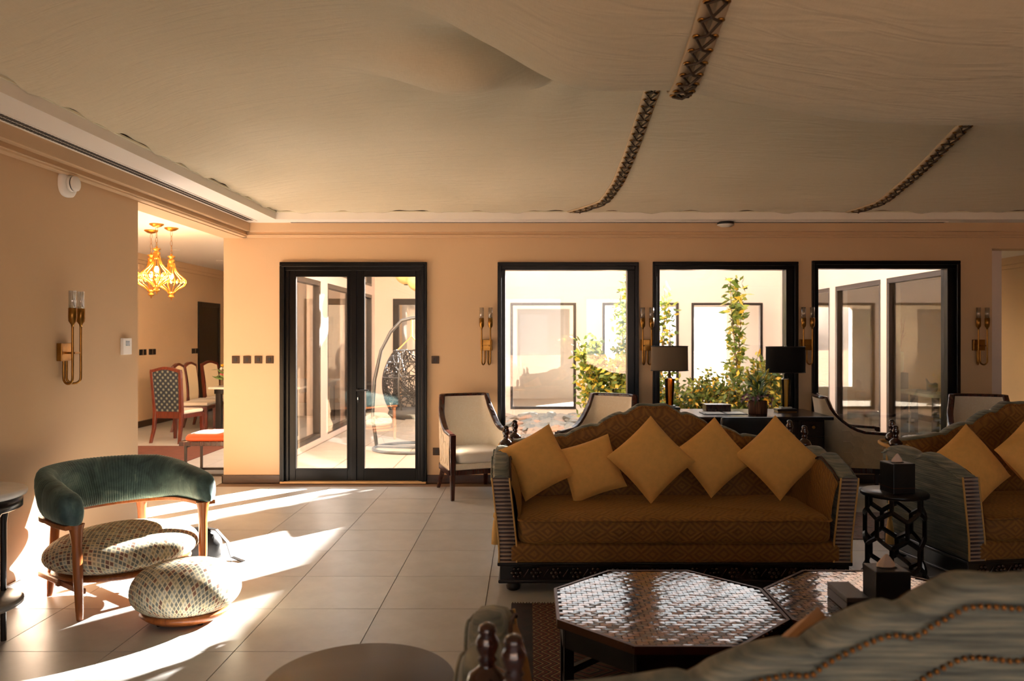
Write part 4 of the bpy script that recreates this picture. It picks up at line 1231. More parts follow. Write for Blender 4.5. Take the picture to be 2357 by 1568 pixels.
st_ = pebble(0.43, 0.385, 0.175, 0.415).build('seat', K['pebble'], bc); st_.location = (0, -0.03, 0)
MB().lathe([(0.0, 0.165), (0.30, 0.165), (0.36, 0.175), (0.385, 0.195), (0.37, 0.205), (0.0, 0.21)], 40, (0, -0.03, 0), 1.0, 0.9).build('seat_base', K['walnut'], bc)
f = MB(); f.box(-0.37, 0.37, -0.03, 0.01, 0.135, 0.165)
for sg in (-1, 1): f.box(sg * 0.34 - 0.015, sg * 0.34 + 0.015, -0.28, 0.28, 0.135, 0.165)
f.build('stretcher', K['walnut'], bc, bevel=0.004)
ot = thing('ottoman', 'pebble-shaped ottoman in diamond patterned fabric in front of the barrel chair', 'ottoman', (-1.885, 4.28, 0), D(10))
q = pebble(0.285, 0.24, 0.035, 0.325, 2.7).build('cushion', K['pebble'], ot)
MB().lathe([(0.0, 0.012), (0.17, 0.012), (0.20, 0.03), (0.225, 0.052), (0.21, 0.066), (0.0, 0.07)], 40, (0, 0, 0), 1.05, 0.9).build('wood_base', K['walnut'], ot)
f = MB()
for a in range(4): f.lathe([(0.014, 0), (0.016, 0.013)], 10, (0.15 * math.cos(a*PI/2+.7), 0.13 * math.sin(a*PI/2+.7), 0))
f.build('glides', K['blackm'], ot)
# black bag dropped behind the barrel chair
bg_ = thing('shoulder_bag', 'small black bag with a dangling strap on the floor behind the barrel chair', 'bag', (-2.33, 5.45, 0), 0.4)
rings = []
for (z, s_) in ((0.0, 0.9), (0.02, 1.0), (0.10, 1.0), (0.17, 0.85), (0.21, 0.45), (0.22, 0.05)):
    rings.append([(0.17 * s_ * math.copysign(abs(math.cos(a*PI/12)) ** .6, math.cos(a*PI/12)) + 0.01*math.sin(a*1.7+z*30), 0.09 * s_ * math.copysign(abs(math.sin(a*PI/12)) ** .7, math.sin(a*PI/12)), z) for a in range(24)])
MB().loft(rings).build('body', K['leather'], bg_)
MB().sweep([(0.05, 0.0, 0.215), (0.13, -0.05, 0.20), (0.20, -0.10, 0.12), (0.23, -0.13, 0.02), (0.27, -0.17, 0.008), (0.30, -0.22, 0.006)], [(-0.014, -0.003), (0.014, -0.003), (0.014, 0.003), (-0.014, 0.003)]).build('strap', K['blackm'], bg_)
# ------------------------------------------------------------------ rug and coffee tables
def kilim_mat():
    t = NT('dark_red_kilim'); tc = t.n('ShaderNodeTexCoord'); sp = t.n('ShaderNodeSeparateXYZ'); t.l(tc.outputs['Object'], sp.inputs[0])
    x, y = sp.outputs[0], sp.outputs[1]
    def tri(a): return t.val(t.val(t.val(a, 'FRACT'), 'SUBTRACT', 0.5), 'ABSOLUTE')
    d = t.val(tri(t.val(x, 'MULTIPLY', 3.2)), 'ADD', tri(t.val(y, 'MULTIPLY', 4.6)))
    rings = t.val(t.val(d, 'MULTIPLY', 5.0), 'FRACT')
    fld = t.ramp(rings, [(0.0, lin((28, 18, 20))), (0.3, lin((96, 40, 30))), (0.5, lin((34, 22, 22))), (0.72, lin((130, 96, 66))), (0.8, lin((26, 16, 18)))], True)
    zg = t.val(tri(t.val(y, 'MULTIPLY', 11.0)), 'MULTIPLY', 0.09)
    ex = t.val(t.val(x, 'ABSOLUTE'), 'ADD', zg)
    bor = t.ramp(t.val(t.val(ex, 'MULTIPLY', 26.0), 'FRACT'), [(0.0, lin((30, 18, 18))), (0.35, lin((112, 50, 34))), (0.6, lin((40, 26, 24))), (0.85, lin((176, 138, 96)))], True)
    ax = t.val(x, 'ABSOLUTE')
    c = t.mix(t.val(ax, 'GREATER_THAN', 0.90), fld, bor)
    edge = t.mix(t.val(t.val(tri(t.val(y, 'MULTIPLY', 8.0)), 'MULTIPLY', 0.12), 'GREATER_THAN', t.val(t.val(ax, 'SUBTRACT', 1.04), 'MULTIPLY', 1.0)), lin((40, 22, 20)), lin((24, 15, 15)))
    c = t.mix(t.val(ax, 'GREATER_THAN', 1.04), c, edge)
    t.set(c, 0.95); t.bump(t.noise(tc.outputs['Object'], 260, 2), 0.5, 0.004)
    return t.m
rg = MB(); rg.box(-1.16, 1.16, -1.015, 1.015, 0.0, 0.009)
ro = thing('kilim_rug', 'dark red and black kilim rug under the octagonal coffee tables', 'rug', (1.06, 3.495, 0.0))
rg.build('weave', kilim_mat(), ro)
f = MB(); r = random.Random(2)
for sg in (-1, 1):
    for k in range(150):
        x = -1.15 + 2.3 * k / 149; f.tube([(x, sg * 1.015, 0.005), (x + r.uniform(-.006, .006), sg * 1.045, 0.003)], 0.003, 4)
tag(f.build('fringe', M('rug_fringe', (60, 44, 36), 0.9), ro), kind='stuff')
def mosaic_mat(name, base):
    t = NT(name); gm = t.n('ShaderNodeNewGeometry'); co = t.coord('Object')
    c = t.mix(gm.outputs['Random Per Island'], base, tuple(v * 0.6 for v in base[:3]) + (1,))
    t.set(c, 0.18, 0.8, coat=1.0); t.p.inputs['Coat Roughness'].default_value = 0.06; t.p.inputs['Coat IOR'].default_value = 2.2
    t.bump(t.noise(co, 55, 3), 0.12, 0.004)
    return t.m
K['mosaic'] = mosaic_mat('hammered_copper_scales', lin((150, 100, 72))); K['mosaic2'] = mosaic_mat('blackened_copper_scales', lin((34, 25, 22)))
K['tframe'] = M('black_bronze_frame', (16, 13, 13), 0.35, 0.3)
def make_octa():
    o = thing('coffee_table', '', 'coffee table')
    W = 0.925; R = W / 2 / math.cos(PI / 8)
    def oct_(s): return [(R * s * math.cos(PI / 8 + k * PI / 4), R * s * math.sin(PI / 8 + k * PI / 4)) for k in range(8)]
    m = MB(); m.prism(oct_(1.0), 0.385, 0.414); to = m.build('tabletop', K['tframe'], o, bevel=0.003)
    # hammered scales: rows of small hexagonal plates, slightly tilted
    r = random.Random(8); m = MB(); pw, ph = 0.047, 0.0255
    def inside(x, y, q=0.452):
        return abs(x) < q and abs(y) < q and abs(x) + abs(y) < q * 1.4142
    rows = int(W / ph) + 1
    for j in range(rows):
        for i in range(int(W / pw) + 2):
            x = -W / 2 + (i + (0.5 if j % 2 else 0)) * pw; y = -W / 2 + (j + 0.5) * ph
            if not inside(x, y): continue
            tx_, ty_ = r.gauss(0, 0.009), r.gauss(0, 0.011); a, b2 = pw * 0.50, ph * 0.545
            hexp = [(-a, 0), (-a * 0.86, -b2 * 0.9), (a * 0.86, -b2 * 0.9), (a, 0), (a * 0.86, b2 * 0.9), (-a * 0.86, b2 * 0.9)]
            v = [(x, y, 0.41675)] + [(x + p, y + q_, 0.4165 + p * tx_ + q_ * ty_) for p, q_ in hexp] + [(x + p * 1.0, y + q_ * 1.0, 0.4135) for p, q_ in hexp]
            m.add(v, [(0, k + 1, (k + 1) % 6 + 1) for k in range(6)] + [(k + 7, (k + 1) % 6 + 7, (k + 1) % 6 + 1, k + 1) for k in range(6)], False, (i + j // 2) % 2)
    tag(m.build('scales', [K['mosaic'], K['mosaic2']], to), kind='stuff')
    m = MB(); pts = [(p[0], p[1], 0.409) for p in oct_(0.992)]
    m.sweep(pts, [(-0.008, -0.02), (0.006, -0.02), (0.006, 0.0105), (-0.008, 0.0105)], closed=True); m.build('rim', M('dark_copper_rim', (92, 62, 46), 0.3, 0.8), to)
    m = MB(); m.sweep([(p[0], p[1], 0.345) for p in oct_(0.93)], [(-0.012, -0.04), (0.012, -0.04), (0.012, 0.04), (-0.012, 0.04)], closed=True); m.build('apron', K['tframe'], o)
    for k, p in enumerate(oct_(0.90)):
        MB().box(p[0] - 0.02, p[0] + 0.02, p[1] - 0.02, p[1] + 0.02, 0.0, 0.385).build('leg', K['tframe'], o, bevel=0.003)
    m = MB(); m.sweep([(p[0], p[1], 0.05) for p in oct_(0.90)], [(-0.012, -0.016), (0.012, -0.016), (0.012, 0.016), (-0.012, 0.016)], closed=True); m.build('stretcher', K['tframe'], o)
    return o
oc = make_octa(); oc2 = copy_tree(oc)
place(oc, (0.577, 3.29, 0.009), 0, 'octagonal coffee table with hammered copper top, empty and brightly reflecting the windows', 'octagonal coffee tables')
place(oc2, (1.513, 3.29, 0.009), 0, 'octagonal hammered copper coffee table carrying the tissue box and small case', 'octagonal coffee tables')
ZT_ = 0.009 + 0.418
def tissue_box(x, y, z, w, d, h, rz, label):
    o = thing('tissue_box', label, 'tissue box', (x, y, z), rz, 'black leather tissue boxes')
    m = MB(); m.box(-w/2, w/2, -d/2, d/2, 0, h); m.build('case', K['leather'], o, bevel=0.004)
    m = MB(); m.lathe([(0.042, h - 0.002), (0.042, h + 0.0015), (0.036, h + 0.002)], 20, (0, 0, 0), 1.0, 0.7); m.build('opening', K['blackm'], o)
    m = MB(); rr = random.Random(int(x * 100)); R_ = []
    for (zz, s_) in ((h - 0.01, 1.0), (h + 0.015, 0.95), (h + 0.035, 0.55), (h + 0.055, 0.12)):
        R_.append([(s_ * 0.034 * math.cos(a*PI/8) * (1 + 0.3 * math.sin(3*a*PI/8)) + 0.01 * (zz - h), s_ * 0.014 * math.sin(a*PI/8) * (1 + 0.35 * math.cos(2*a*PI/8)), zz) for a in range(16)])
    m.loft(R_); m.build('tissue', M('paper_tissue', (232, 206, 186), 0.9), o)
    m = MB(); m.box(-w/2 - 0.0006, w/2 + 0.0006, -d/2 - 0.0006, d/2 + 0.0006, h * 0.18, h * 0.19); m.build('stitching', M('tan_stitch', (120, 66, 40), 0.8), o)
    return o
tissue_box(1.482, 3.222, ZT_, 0.143, 0.128, 0.172, 0, 'tall black tissue box on the coffee table')
lc = thing('leather_case', 'low oblong black case beside the tall tissue box', 'box', (1.343, 3.275, ZT_), 0.0)
mbox(-0.046, 0.046, -0.105, 0.105, 0, 0.042).build('body', K['leather'], lc, bevel=0.003)
mbox(-0.047, 0.047, -0.106, 0.106, 0.043, 0.063).build('lid', M('grey_leather_lid', (70, 66, 66), 0.4, bump=0.1, bscale=220), lc, bevel=0.003)
# lattice drum table between the two far sofas
lt = thing('lattice_side_table', 'round black side table on a honeycomb lattice drum between the sofas', 'side table', (2.36, 5.02, 0))
MB().lathe([(0.0, 0.53), (0.19, 0.53), (0.205, 0.535), (0.205, 0.552), (0.198, 0.558), (0.0, 0.558)], 48).build('tabletop', K['ebony'], lt)
MB().lathe([(0.0, 0.0), (0.20, 0.0), (0.205, 0.01), (0.20, 0.025), (0.0, 0.028)], 40).build('base_plate', K['ebony'], lt)
m = MB(); RL = 0.175; nc = 6; wv = 2 * PI / nc; hh = 0.115
done = set()
def cyl(u, z): return (RL * math.cos(u), RL * math.sin(u), z)
for row in range(4):
    for c in range(nc):
        u0 = (c + (0.5 if row % 2 else 0)) * wv; z0 = 0.03 + 0.02 + row * hh * 1.5 - 0.06
        vt = [(u0, z0 + hh), (u0 + wv/2, z0 + hh/2), (u0 + wv/2, z0 - hh/2), (u0, z0 - hh), (u0 - wv/2, z0 - hh/2), (u0 - wv/2, z0 + hh/2)]
        for k in range(6):
            a, b2 = vt[k], vt[(k + 1) % 6]
            key = tuple(sorted(((round(a[0] % (2*PI), 2), round(a[1], 3)), (round(b2[0] % (2*PI), 2), round(b2[1], 3)))))
            if key in done: continue
            done.add(key)
            if min(a[1], b2[1]) < 0.02 or max(a[1], b2[1]) > 0.54:
                za, zb_ = a[1], b2[1]
                if max(za, zb_) < 0.03 or min(za, zb_) > 0.53: continue
                lo = 0.025 if min(za, zb_) < 0.02 else -9; hi = 0.532 if max(za, zb_) > 0.54 else 9
                def cut(p, q_):
                    if p[1] < lo: t_ = (lo - p[1]) / (q_[1] - p[1]); return (lerp(p[0], q_[0], t_), lo)
                    if p[1] > hi: t_ = (hi - p[1]) / (q_[1] - p[1]); return (lerp(p[0], q_[0], t_), hi)
                    return p
                a, b2 = cut(a, b2), cut(b2, a)
            m.tube([cyl(lerp(a[0], b2[0], t_ / 4), lerp(a[1], b2[1], t_ / 4)) for t_ in range(5)], 0.015, 4, smooth=False)
m.build('honeycomb_lattice', K['ebony'], lt)
tissue_box(2.37, 5.0, 0.558, 0.15, 0.15, 0.19, D(8), 'tall black tissue box on the honeycomb side table')
# round grey table cut by the lower picture edge
gt = thing('round_side_table', 'round plain grey side table cut off by the lower picture edge', 'side table', (-0.52, 2.39, 0))
MB().lathe([(0.0, 0.478), (0.275, 0.478), (0.291, 0.484), (0.291, 0.496), (0.287, 0.5), (0.0, 0.5)], 64).build('tabletop', M('taupe_lacquer', (96, 87, 79), 0.5), gt)
MB().lathe([(0.03, 0.02), (0.03, 0.47), (0.05, 0.478)], 20).build('column', K['tframe'], gt)
MB().lathe([(0.0, 0.0), (0.19, 0.0), (0.19, 0.012), (0.05, 0.022), (0.0, 0.022)], 40).build('foot', K['tframe'], gt)
# marble side table at the left edge
mt = thing('marble_side_table', 'round marble topped side table with black legs at the picture edge', 'side table', (-2.755, 3.79, 0))
K['marble'] = M('white_marble', (226, 224, 220), 0.25, var=0.08, vscale=8)
MB().lathe([(0.0, 0.765), (0.245, 0.765), (0.262, 0.772), (0.266, 0.785), (0.262, 0.798), (0.25, 0.802), (0.0, 0.802)], 48).build('tabletop', K['marble'], mt)
MB().lathe([(0.225, 0.70), (0.245, 0.71), (0.245, 0.765), (0.22, 0.765)], 48).build('apron', K['ebony'], mt)
MB().lathe([(0.0, 0.225), (0.235, 0.225), (0.25, 0.235), (0.25, 0.25), (0.235, 0.258), (0.0, 0.258)], 48).build('lower_shelf', M('grey_marble', (120, 118, 114), 0.25, var=0.2), mt)
for a in range(4):
    an = a * PI / 2 - 0.35
    MB().loft([[(math.cos(an) * rr + s_ * math.cos(k*PI/4), math.sin(an) * rr + s_ * math.sin(k*PI/4), z) for k in range(8)] for (z, rr, s_) in ((0, 0.20, 0.014), (0.25, 0.20, 0.014), (0.60, 0.20, 0.015), (0.67, 0.205, 0.02), (0.705, 0.215, 0.032))]).build('leg', K['ebony'], mt)
# round inlaid tables between the armchairs
def inlay_mat():
    t = NT('bone_inlay_top'); tc = t.n('ShaderNodeTexCoord'); sp = t.n('ShaderNodeSeparateXYZ'); t.l(tc.outputs['Object'], sp.inputs[0])
    r_ = t.val(t.val(t.val(sp.outputs[0], 'MULTIPLY', sp.outputs[0]), 'ADD', t.val(sp.outputs[1], 'MULTIPLY', sp.outputs[1])), 'SQRT')
    an = t.val(sp.outputs[1], 'ARCTAN2', sp.outputs[0])
    k = t.val(t.val(t.val(an, 'MULTIPLY', 22.0), 'SINE'), 'ADD', t.val(t.val(r_, 'MULTIPLY', 170.0), 'SINE'))
    t.set(t.mix(t.val(k, 'GREATER_THAN', 0.2), lin((96, 84, 80)), lin((222, 212, 200))), 0.3)
    return t.m
K['inlay'] = inlay_mat()
def inlaid(x, y, label):
    o = thing('inlaid_round_table', label, 'side table', (x, y, 0), 0, 'round inlaid tables between the armchairs')
    MB().lathe([(0.0, 0.585), (0.245, 0.585), (0.252, 0.592), (0.248, 0.60), (0.0, 0.60)], 48).build('tabletop', K['inlay'], o)
    MB().lathe([(0.215, 0.50), (0.235, 0.50), (0.24, 0.585), (0.215, 0.585)], 48).build('apron', wood('apron_wood', (104, 56, 24), (168, 104, 50), axis='x') if x < 1 else K['mahog'], o)
    for a in range(4):
        an = a * PI / 2 + 0.6
        MB().loft([[(math.cos(an) * 0.21 + s_ * math.cos(k*PI/4), math.sin(an) * 0.21 + s_ * math.sin(k*PI/4), z) for k in range(8)] for (z, s_) in ((0, 0.013), (0.3, 0.018), (0.55, 0.024))]).build('leg', K['mahog'], o)
    MB().lathe([(0.0, 0.16), (0.19, 0.16), (0.19, 0.178), (0.0, 0.178)], 32).build('shelf', K['mahog'], o)
inlaid(0.085, 7.40, 'round inlaid table behind the twin finials of the golden sofa')
inlaid(3.79, 7.32, 'round inlaid table between the quilted armchair and the wall end armchair')
# patterned runner behind the sofas
rn = MB(); rn.box(1.3, 4.3, 5.95, 6.85, 0, 0.008)
t = NT('mauve_runner'); n1 = t.noise(t.coord('Object'), 14, 5, 0.7); t.set(t.ramp(n1, [(0.3, lin((92, 84, 92))), (0.5, lin((140, 124, 124))), (0.7, lin((116, 80, 84)))]), 0.95)
tag(rn.build('runner_rug', t.m), 'faded mauve runner rug on the floor behind the far sofas', 'rug')
# ------------------------------------------------------------------ desk with lamps, flowers and chair
dk = thing('writing_desk', 'long dark wood desk with brass knobs under the middle window', 'desk', (0, 0, 0))
DZ_ = 0.80
mbox(1.12, 2.87, 7.31, 8.13, 0.768, DZ_).build('desktop', K['deskwood'], dk, bevel=0.006)
for (a, c) in ((1.16, 1.70), (2.10, 2.80)):
    cb = MB(); cb.box(a, c, 7.36, 8.08, 0.10, 0.768); bd_ = cb.build('cabinet', K['deskwood'], dk, bevel=0.004)
    nd = 3 if c > 2 else 2
    for k in range(nd):
        w_ = (c - a) / nd; x = a + w_ * (k + 0.5)
        dr = mbox(x - w_ / 2 + 0.012, x + w_ / 2 - 0.012, 7.345, 7.37, 0.62, 0.755).build('drawer', K['deskwood'], dk, bevel=0.004)
        kb = MB().lathe([(0.006, 0), (0.006, 0.012), (0.014, 0.018), (0.015, 0.026), (0.008, 0.031), (0.0, 0.032)], 14).build('knob', K['brass'], dr)
        kb.location = (x, 7.345, 0.700); kb.rotation_euler = (PI/2, 0, 0)
        dr2 = mbox(x - w_ / 2 + 0.012, x + w_ / 2 - 0.012, 7.345, 7.37, 0.14, 0.60).build('cabinet_door', K['deskwood'], dk, bevel=0.004)
    for x in (a + 0.03, c - 0.03):
        for y in (7.39, 8.05): mbox(x - 0.022, x + 0.022, y - 0.022, y + 0.022, 0, 0.10).build('leg', K['deskwood'], dk)
mbox(1.70, 2.10, 7.40, 7.42, 0.66, 0.768).build('apron', K['deskwood'], dk)
# desk chair
dc = thing('desk_chair', 'black padded desk chair with its back to us in front of the desk', 'chair', (1.94, 7.10, 0))
rings = []
for (z, s_, y) in ((0.46, 0.92, 0), (0.50, 0.98, -0.01), (0.65, 1.0, -0.03), (0.80, 0.99, -0.055), (0.838, 0.97, -0.06), (0.845, 0.9, -0.06)):
    rings.append([(s_ * 0.255 * math.copysign(abs(math.cos(a*PI/14)) ** .35, math.cos(a*PI/14)), -0.20 + y + 0.035 * math.copysign(abs(math.sin(a*PI/14)) ** .6, math.sin(a*PI/14)), z) for a in range(28)])
MB().loft(rings).build('backrest', K['leather'], dc)
mbox(-0.25, 0.25, -0.22, 0.24, 0.42, 0.49).build('seat', K['leather'], dc, bevel=0.02, seg=3)
mbox(-0.24, 0.24, -0.21, 0.23, 0.375, 0.42).build('seat_frame', K['ebony'], dc)
for x in (-0.21, 0.21):
    for y in (-0.19, 0.20): MB().loft([[(x + a * s_, y + c * s_, z) for a, c in ((-1,-1),(1,-1),(1,1),(-1,1))] for z, s_ in ((0, 0.014), (0.39, 0.022))], smooth=False).build('leg', K['ebony'], dc)
# lamps
def backlit_glass(name, c):
    t = NT(name); t.set(lin(c), 0.1, coat=0.5); t.bump(t.noise(t.coord('Object'), 70, 2), 0.3, 0.004)
    tl = t.n('ShaderNodeBsdfTransparent'); tl.inputs[0].default_value = lin(c)
    mx = t.n('ShaderNodeMixShader'); mx.inputs[0].default_value = 0.7
    t.l(t.p.outputs[0], mx.inputs[1]); t.l(tl.outputs[0], mx.inputs[2]); t.l(mx.outputs[0], t.out.inputs[0])
    return t.m
K['amber'] = backlit_glass('amber_glass', (246, 170, 52))
K['smoke'] = M('smoked_black_glass', (10, 8, 6), 0.05, coat=0.8)
K['clear'] = M('clear_acrylic', (200, 204, 204), 0.05, spec=0.8)
def shade_mat(name, c):
    t = NT(name); w = t.noise(t.coord('Object', (60, 60, 500)), 1.0, 2)
    t.set(t.mix(t.val(w, 'MULTIPLY', 0.4), lin(c), tuple(v * 0.5 for v in lin(c)[:3]) + (1,)), 0.8)
    tl = t.n('ShaderNodeBsdfTranslucent'); tl.inputs[0].default_value = lin(c)
    mx = t.n('ShaderNodeMixShader'); mx.inputs[0].default_value = 0.5
    t.l(t.p.outputs[0], mx.inputs[1]); t.l(tl.outputs[0], mx.inputs[2]); t.l(mx.outputs[0], t.out.inputs[0])
    return t.m
def table_lamp(x, y, label, shade, rx, core, finial_h, z0s, z1s):
    o = thing('table_lamp', label, 'lamp', (x, y, DZ_), 0, 'matching table lamps on the desk')
    mbox(-0.095, 0.095, -0.062, 0.062, 0.0, 0.012).build('brass_feet', K['brass'], o, bevel=0.002)
    mbox(-0.10, 0.10, -0.066, 0.066, 0.010, 0.034).build('base', K['ebony'], o, bevel=0.003)
    mbox(-0.055, 0.055, -0.038, 0.038, 0.034, 0.052).build('acrylic_block', K['clear'], o, bevel=0.002)
    for sg in (-1, 1):
        R_ = []
        for u in (0, 0.5, 1.0):
            wi = lerp(0.017, 0.026, u); wo = lerp(0.034, 0.048, u); dy = 0.62 * wo
            R_.append([(sg * wi, -dy, lerp(0.052, 0.325, u)), (sg * wo * 0.92, -dy, lerp(0.052, 0.325, u)), (sg * wo, -dy * 0.8, lerp(0.052, 0.325, u)), (sg * wo, dy * 0.8, lerp(0.052, 0.325, u)), (sg * wo * 0.92, dy, lerp(0.052, 0.325, u)), (sg * wi, dy, lerp(0.052, 0.325, u))])
        MB().loft(R_ if sg > 0 else [q[::-1] for q in R_], smooth=False).build('glass_side', K['smoke'], o)
    R_ = []
    for k in range(13):
        u = k / 12; w_ = lerp(0.0175, 0.0265, u) + 0.0015 * (k % 2)
        R_.append([(w_ * math.cos(a*PI/8) , 0.037 * math.sin(a*PI/8), lerp(0.055, 0.322, u)) for a in range(16)])
    MB().loft(R_).build('amber_core', core, o)
    MB().lathe([(0.030, 0.325), (0.030, 0.335), (0.018, 0.342), (0.018, 0.375), (0.011, 0.38), (0.011, z0s + 0.03)], 16).build('neck', K['chrome'], o)
    m = MB(); nr = 64
    for (r0, flip) in ((1.0, False), (0.985, True)):
        m.loft([[(rx * q * r0 * math.cos(2*PI*k/nr), rx * 0.62 * q * r0 * math.sin(2*PI*k/nr), z) for k in range(nr)][::(-1 if flip else 1)] for (z, q) in ((z0s, 1.0), (z1s, 0.985))], caps=False)
    sh = m.build('lamp_shade', shade, o)
    for z, q in ((z0s, 1.0), (z1s, 0.985)):
        MB().tube([(rx * q * math.cos(2*PI*k/nr), rx * 0.62 * q * math.sin(2*PI*k/nr), z) for k in range(nr)], 0.005, 6, closed=True).build('trim', K['blackm'], sh)
    MB().tube([(-rx * .97, 0, z1s - 0.012), (rx * .97, 0, z1s - 0.012)], 0.003, 5).build('spider', K['chrome'], sh)
    MB().lathe([(0.007, z1s - 0.02), (0.014, z1s - 0.005), (0.014, z1s + finial_h), (0.0, z1s + finial_h + 0.001)], 14).build('finial', K['clear'], o)
table_lamp(1.445, 7.98, 'table lamp with taupe oval shade and amber core, left on the desk', shade_mat('taupe_linen_shade', (150, 132, 112)), 0.19, K['amber'], 0.045, 0.407, 0.655)
table_lamp(2.575, 7.80, 'table lamp with black oval shade and pale amber core, beside the flowers', shade_mat('black_silk_shade', (16, 17, 20)), 0.197, backlit_glass('pale_amber_glass', (244, 210, 120)), 0.012, 0.397, 0.652)
# box, folder, papers
wbx = thing('wooden_box', 'small dark wooden box on the desk behind the chair', 'box', (1.90, 7.86, DZ_))
mbox(-0.125, 0.125, -0.08, 0.08, 0, 0.052).build('body', K['mahog'], wbx, bevel=0.003)
mbox(-0.127, 0.127, -0.082, 0.082, 0.053, 0.074).build('lid', K['mahog'], wbx, bevel=0.003)
tag(mbox(1.70, 2.12, 7.52, 7.76, DZ_, DZ_ + 0.006).build('desk_folder', K['leather']), 'flat black folder lying open on the desk', 'folder')
tag(mbox(1.73, 1.90, 7.54, 7.745, DZ_ + 0.006, DZ_ + 0.008).build('paper_sheet', K['plastic']), 'white paper sheet on the black folder, lamp side', 'paper', 'paper sheets on the folder')
tag(mbox(1.93, 2.10, 7.54, 7.745, DZ_ + 0.006, DZ_ + 0.008).build('paper_sheet', K['plastic']), 'white paper sheet on the black folder, flower side', 'paper', 'paper sheets on the folder')
# planter with lilies and orchids
fp = thing('flower_arrangement', 'lilies and dark orchids in a bark pot on the desk', 'flowers', (2.245, 7.62, DZ_))
t = NT('bark_pot'); n1 = t.noise(t.coord('Object', (40, 40, 3)), 1.5, 4); t.set(t.ramp(n1, [(0.3, lin((46, 26, 18))), (0.7, lin((124, 82, 60)))]), 0.85); t.bump(n1, 0.8, 0.01)
prof = [(0.085, 0.0), (0.09, 0.005), (0.09, 0.125), (0.083, 0.128), (0.078, 0.11), (0.0, 0.11)]
MB().lathe(prof, 40).build('pot', t.m, fp)
K['lily'] = leaf_mat('lily_leaves', [(0, (58, 88, 40)), (0.6, (98, 128, 62)), (1, (132, 150, 90))])
r = random.Random(4); lf = MB()
def blade(mb, p, d, L, W, droop):
    d = d.normalized(); s = d.cross(Vector((0, 0, 1)))
    if s.length < 1e-3: s = Vector((1, 0, 0))
    s.normalize(); rings = []
    for k in range(6):
        u = k / 5; w_ = W * math.sin(PI * (0.12 + 0.86 * u)); q = p + d * L * u + Vector((0, 0, -droop * u * u))
        rings.append([tuple(q - s * w_), tuple(q + Vector((0, 0, -w_ * 0.3))), tuple(q + s * w_)])
    mb.loft(rings, False, False)
for k in range(70):
    a = r.uniform(0, 6.28); z = r.uniform(0.12, 0.34)
    blade(lf, Vector((0.03 * math.cos(a), 0.03 * math.sin(a), z)), Vector((math.cos(a), math.sin(a), r.uniform(-0.1, 1.1))), r.uniform(0.09, 0.19), r.uniform(0.008, 0.014), r.uniform(0.01, 0.06))
lf.build('leaves', K['lily'], fp)
sm = MB()
K['bud'] = M('green_yellow_lily_bud', (188, 178, 62), 0.5, var=0.2, vscale=30)
for k in range(11):
    a = r.uniform(0, 6.28); q = r.uniform(0.01, 0.13); zt = r.uniform(0.26, 0.46) - q * 0.6
    tip = Vector((q * math.cos(a), q * math.sin(a), zt)); sm.tube([(0.02*math.cos(a), 0.02*math.sin(a), 0.10), tuple(tip * 0.7 + Vector((0, 0, zt * 0.2))), tuple(tip)], 0.004, 5)
    d = Vector((math.cos(a) * 0.6, math.sin(a) * 0.6, 1)).normalized()
    MB().tube([tuple(tip + d * 0.07 * u / 5) for u in range(6)], [0.004, 0.010, 0.0125, 0.012, 0.008, 0.002], 8).build('lily_bud', K['bud'], fp)
sm.build('stems', K['lily'], fp)
K['orchid'] = leaf_mat('purple_orchid_petals', [(0, (60, 14, 40)), (0.5, (104, 30, 66)), (0.8, (190, 150, 180)), (1, (224, 210, 200))])
for k in range(26):
    a = r.uniform(2.2, 4.6) if k < 14 else r.uniform(0, 6.28); q = r.uniform(0.05, 0.17); c0 = Vector((q * math.cos(a), q * math.sin(a) * 0.7, r.uniform(0.12, 0.22) - q * 0.25))
    m = MB()
    for p in range(5):
        b_ = p * 2 * PI / 5 + r.random(); leaf(m, c0, Vector((math.cos(b_), -0.5, math.sin(b_))), 0.026, 0.009, r)
    m.build('orchid_bloom', K['orchid'], fp)

# ------------------------------------------------------------------ wall fittings
def make_sconce():
    """local: wall plane y = 0, room towards -y"""
    o = thing('wall_sconce', '', 'wall lamp')
    mbox(-0.062, 0.062, -0.034, 0.0, -0.058, 0.058).build('back_plate', K['brass'], o, bevel=0.003)
    mbox(-0.03, 0.03, -0.10, -0.03, -0.012, 0.0).build('bridge', K['brass'], o)
    for sg in (-1, 1):
        xo, xi = sg * 0.046, sg * 0.016
        pts = [(xi, -0.02, -0.05), (xi, -0.02, -0.17)]
        for k in range(1, 8):
            a = PI * k / 8; pts.append((lerp(xi, xo, (1 - math.cos(a)) / 2), lerp(-0.02, -0.095, (1 - math.cos(a)) / 2), -0.17 - 0.036 * math.sin(a)))
        pts += [(xo, -0.095, -0.17), (xo, -0.095, 0.17)]
        MB().tube(pts, 0.0078, 10).build('arm', K['brass'], o)
        MB().tube([(xo, -0.095, -0.008), (xo * 0.6, -0.06, -0.006), (xo * 0.5, -0.03, -0.006)], 0.005, 6).build('brace', K['brass'], o)
        MB().lathe([(0.008, 0.165), (0.010, 0.178), (0.024, 0.20), (0.0245, 0.215), (0.0255, 0.217), (0.0255, 0.282), (0.022, 0.284), (0.0, 0.284)], 20, (xo, -0.095, 0)).build('cup', K['brass'], o)
        MB().lathe([(0.0235, 0.27), (0.0235, 0.395), (0.0195, 0.395), (0.0195, 0.285)], 24, (xo, -0.095, 0)).build('glass_tube', K['tubeglass'], o)
    return o
sc0 = make_sconce(); GC = 'brass twin-tube wall sconces'
scs = [sc0] + [copy_tree(sc0) for _ in range(4)]
place(scs[0], (-0.448, YB, 1.465), 0, 'brass twin-tube sconce between the glass door and the first window', GC)
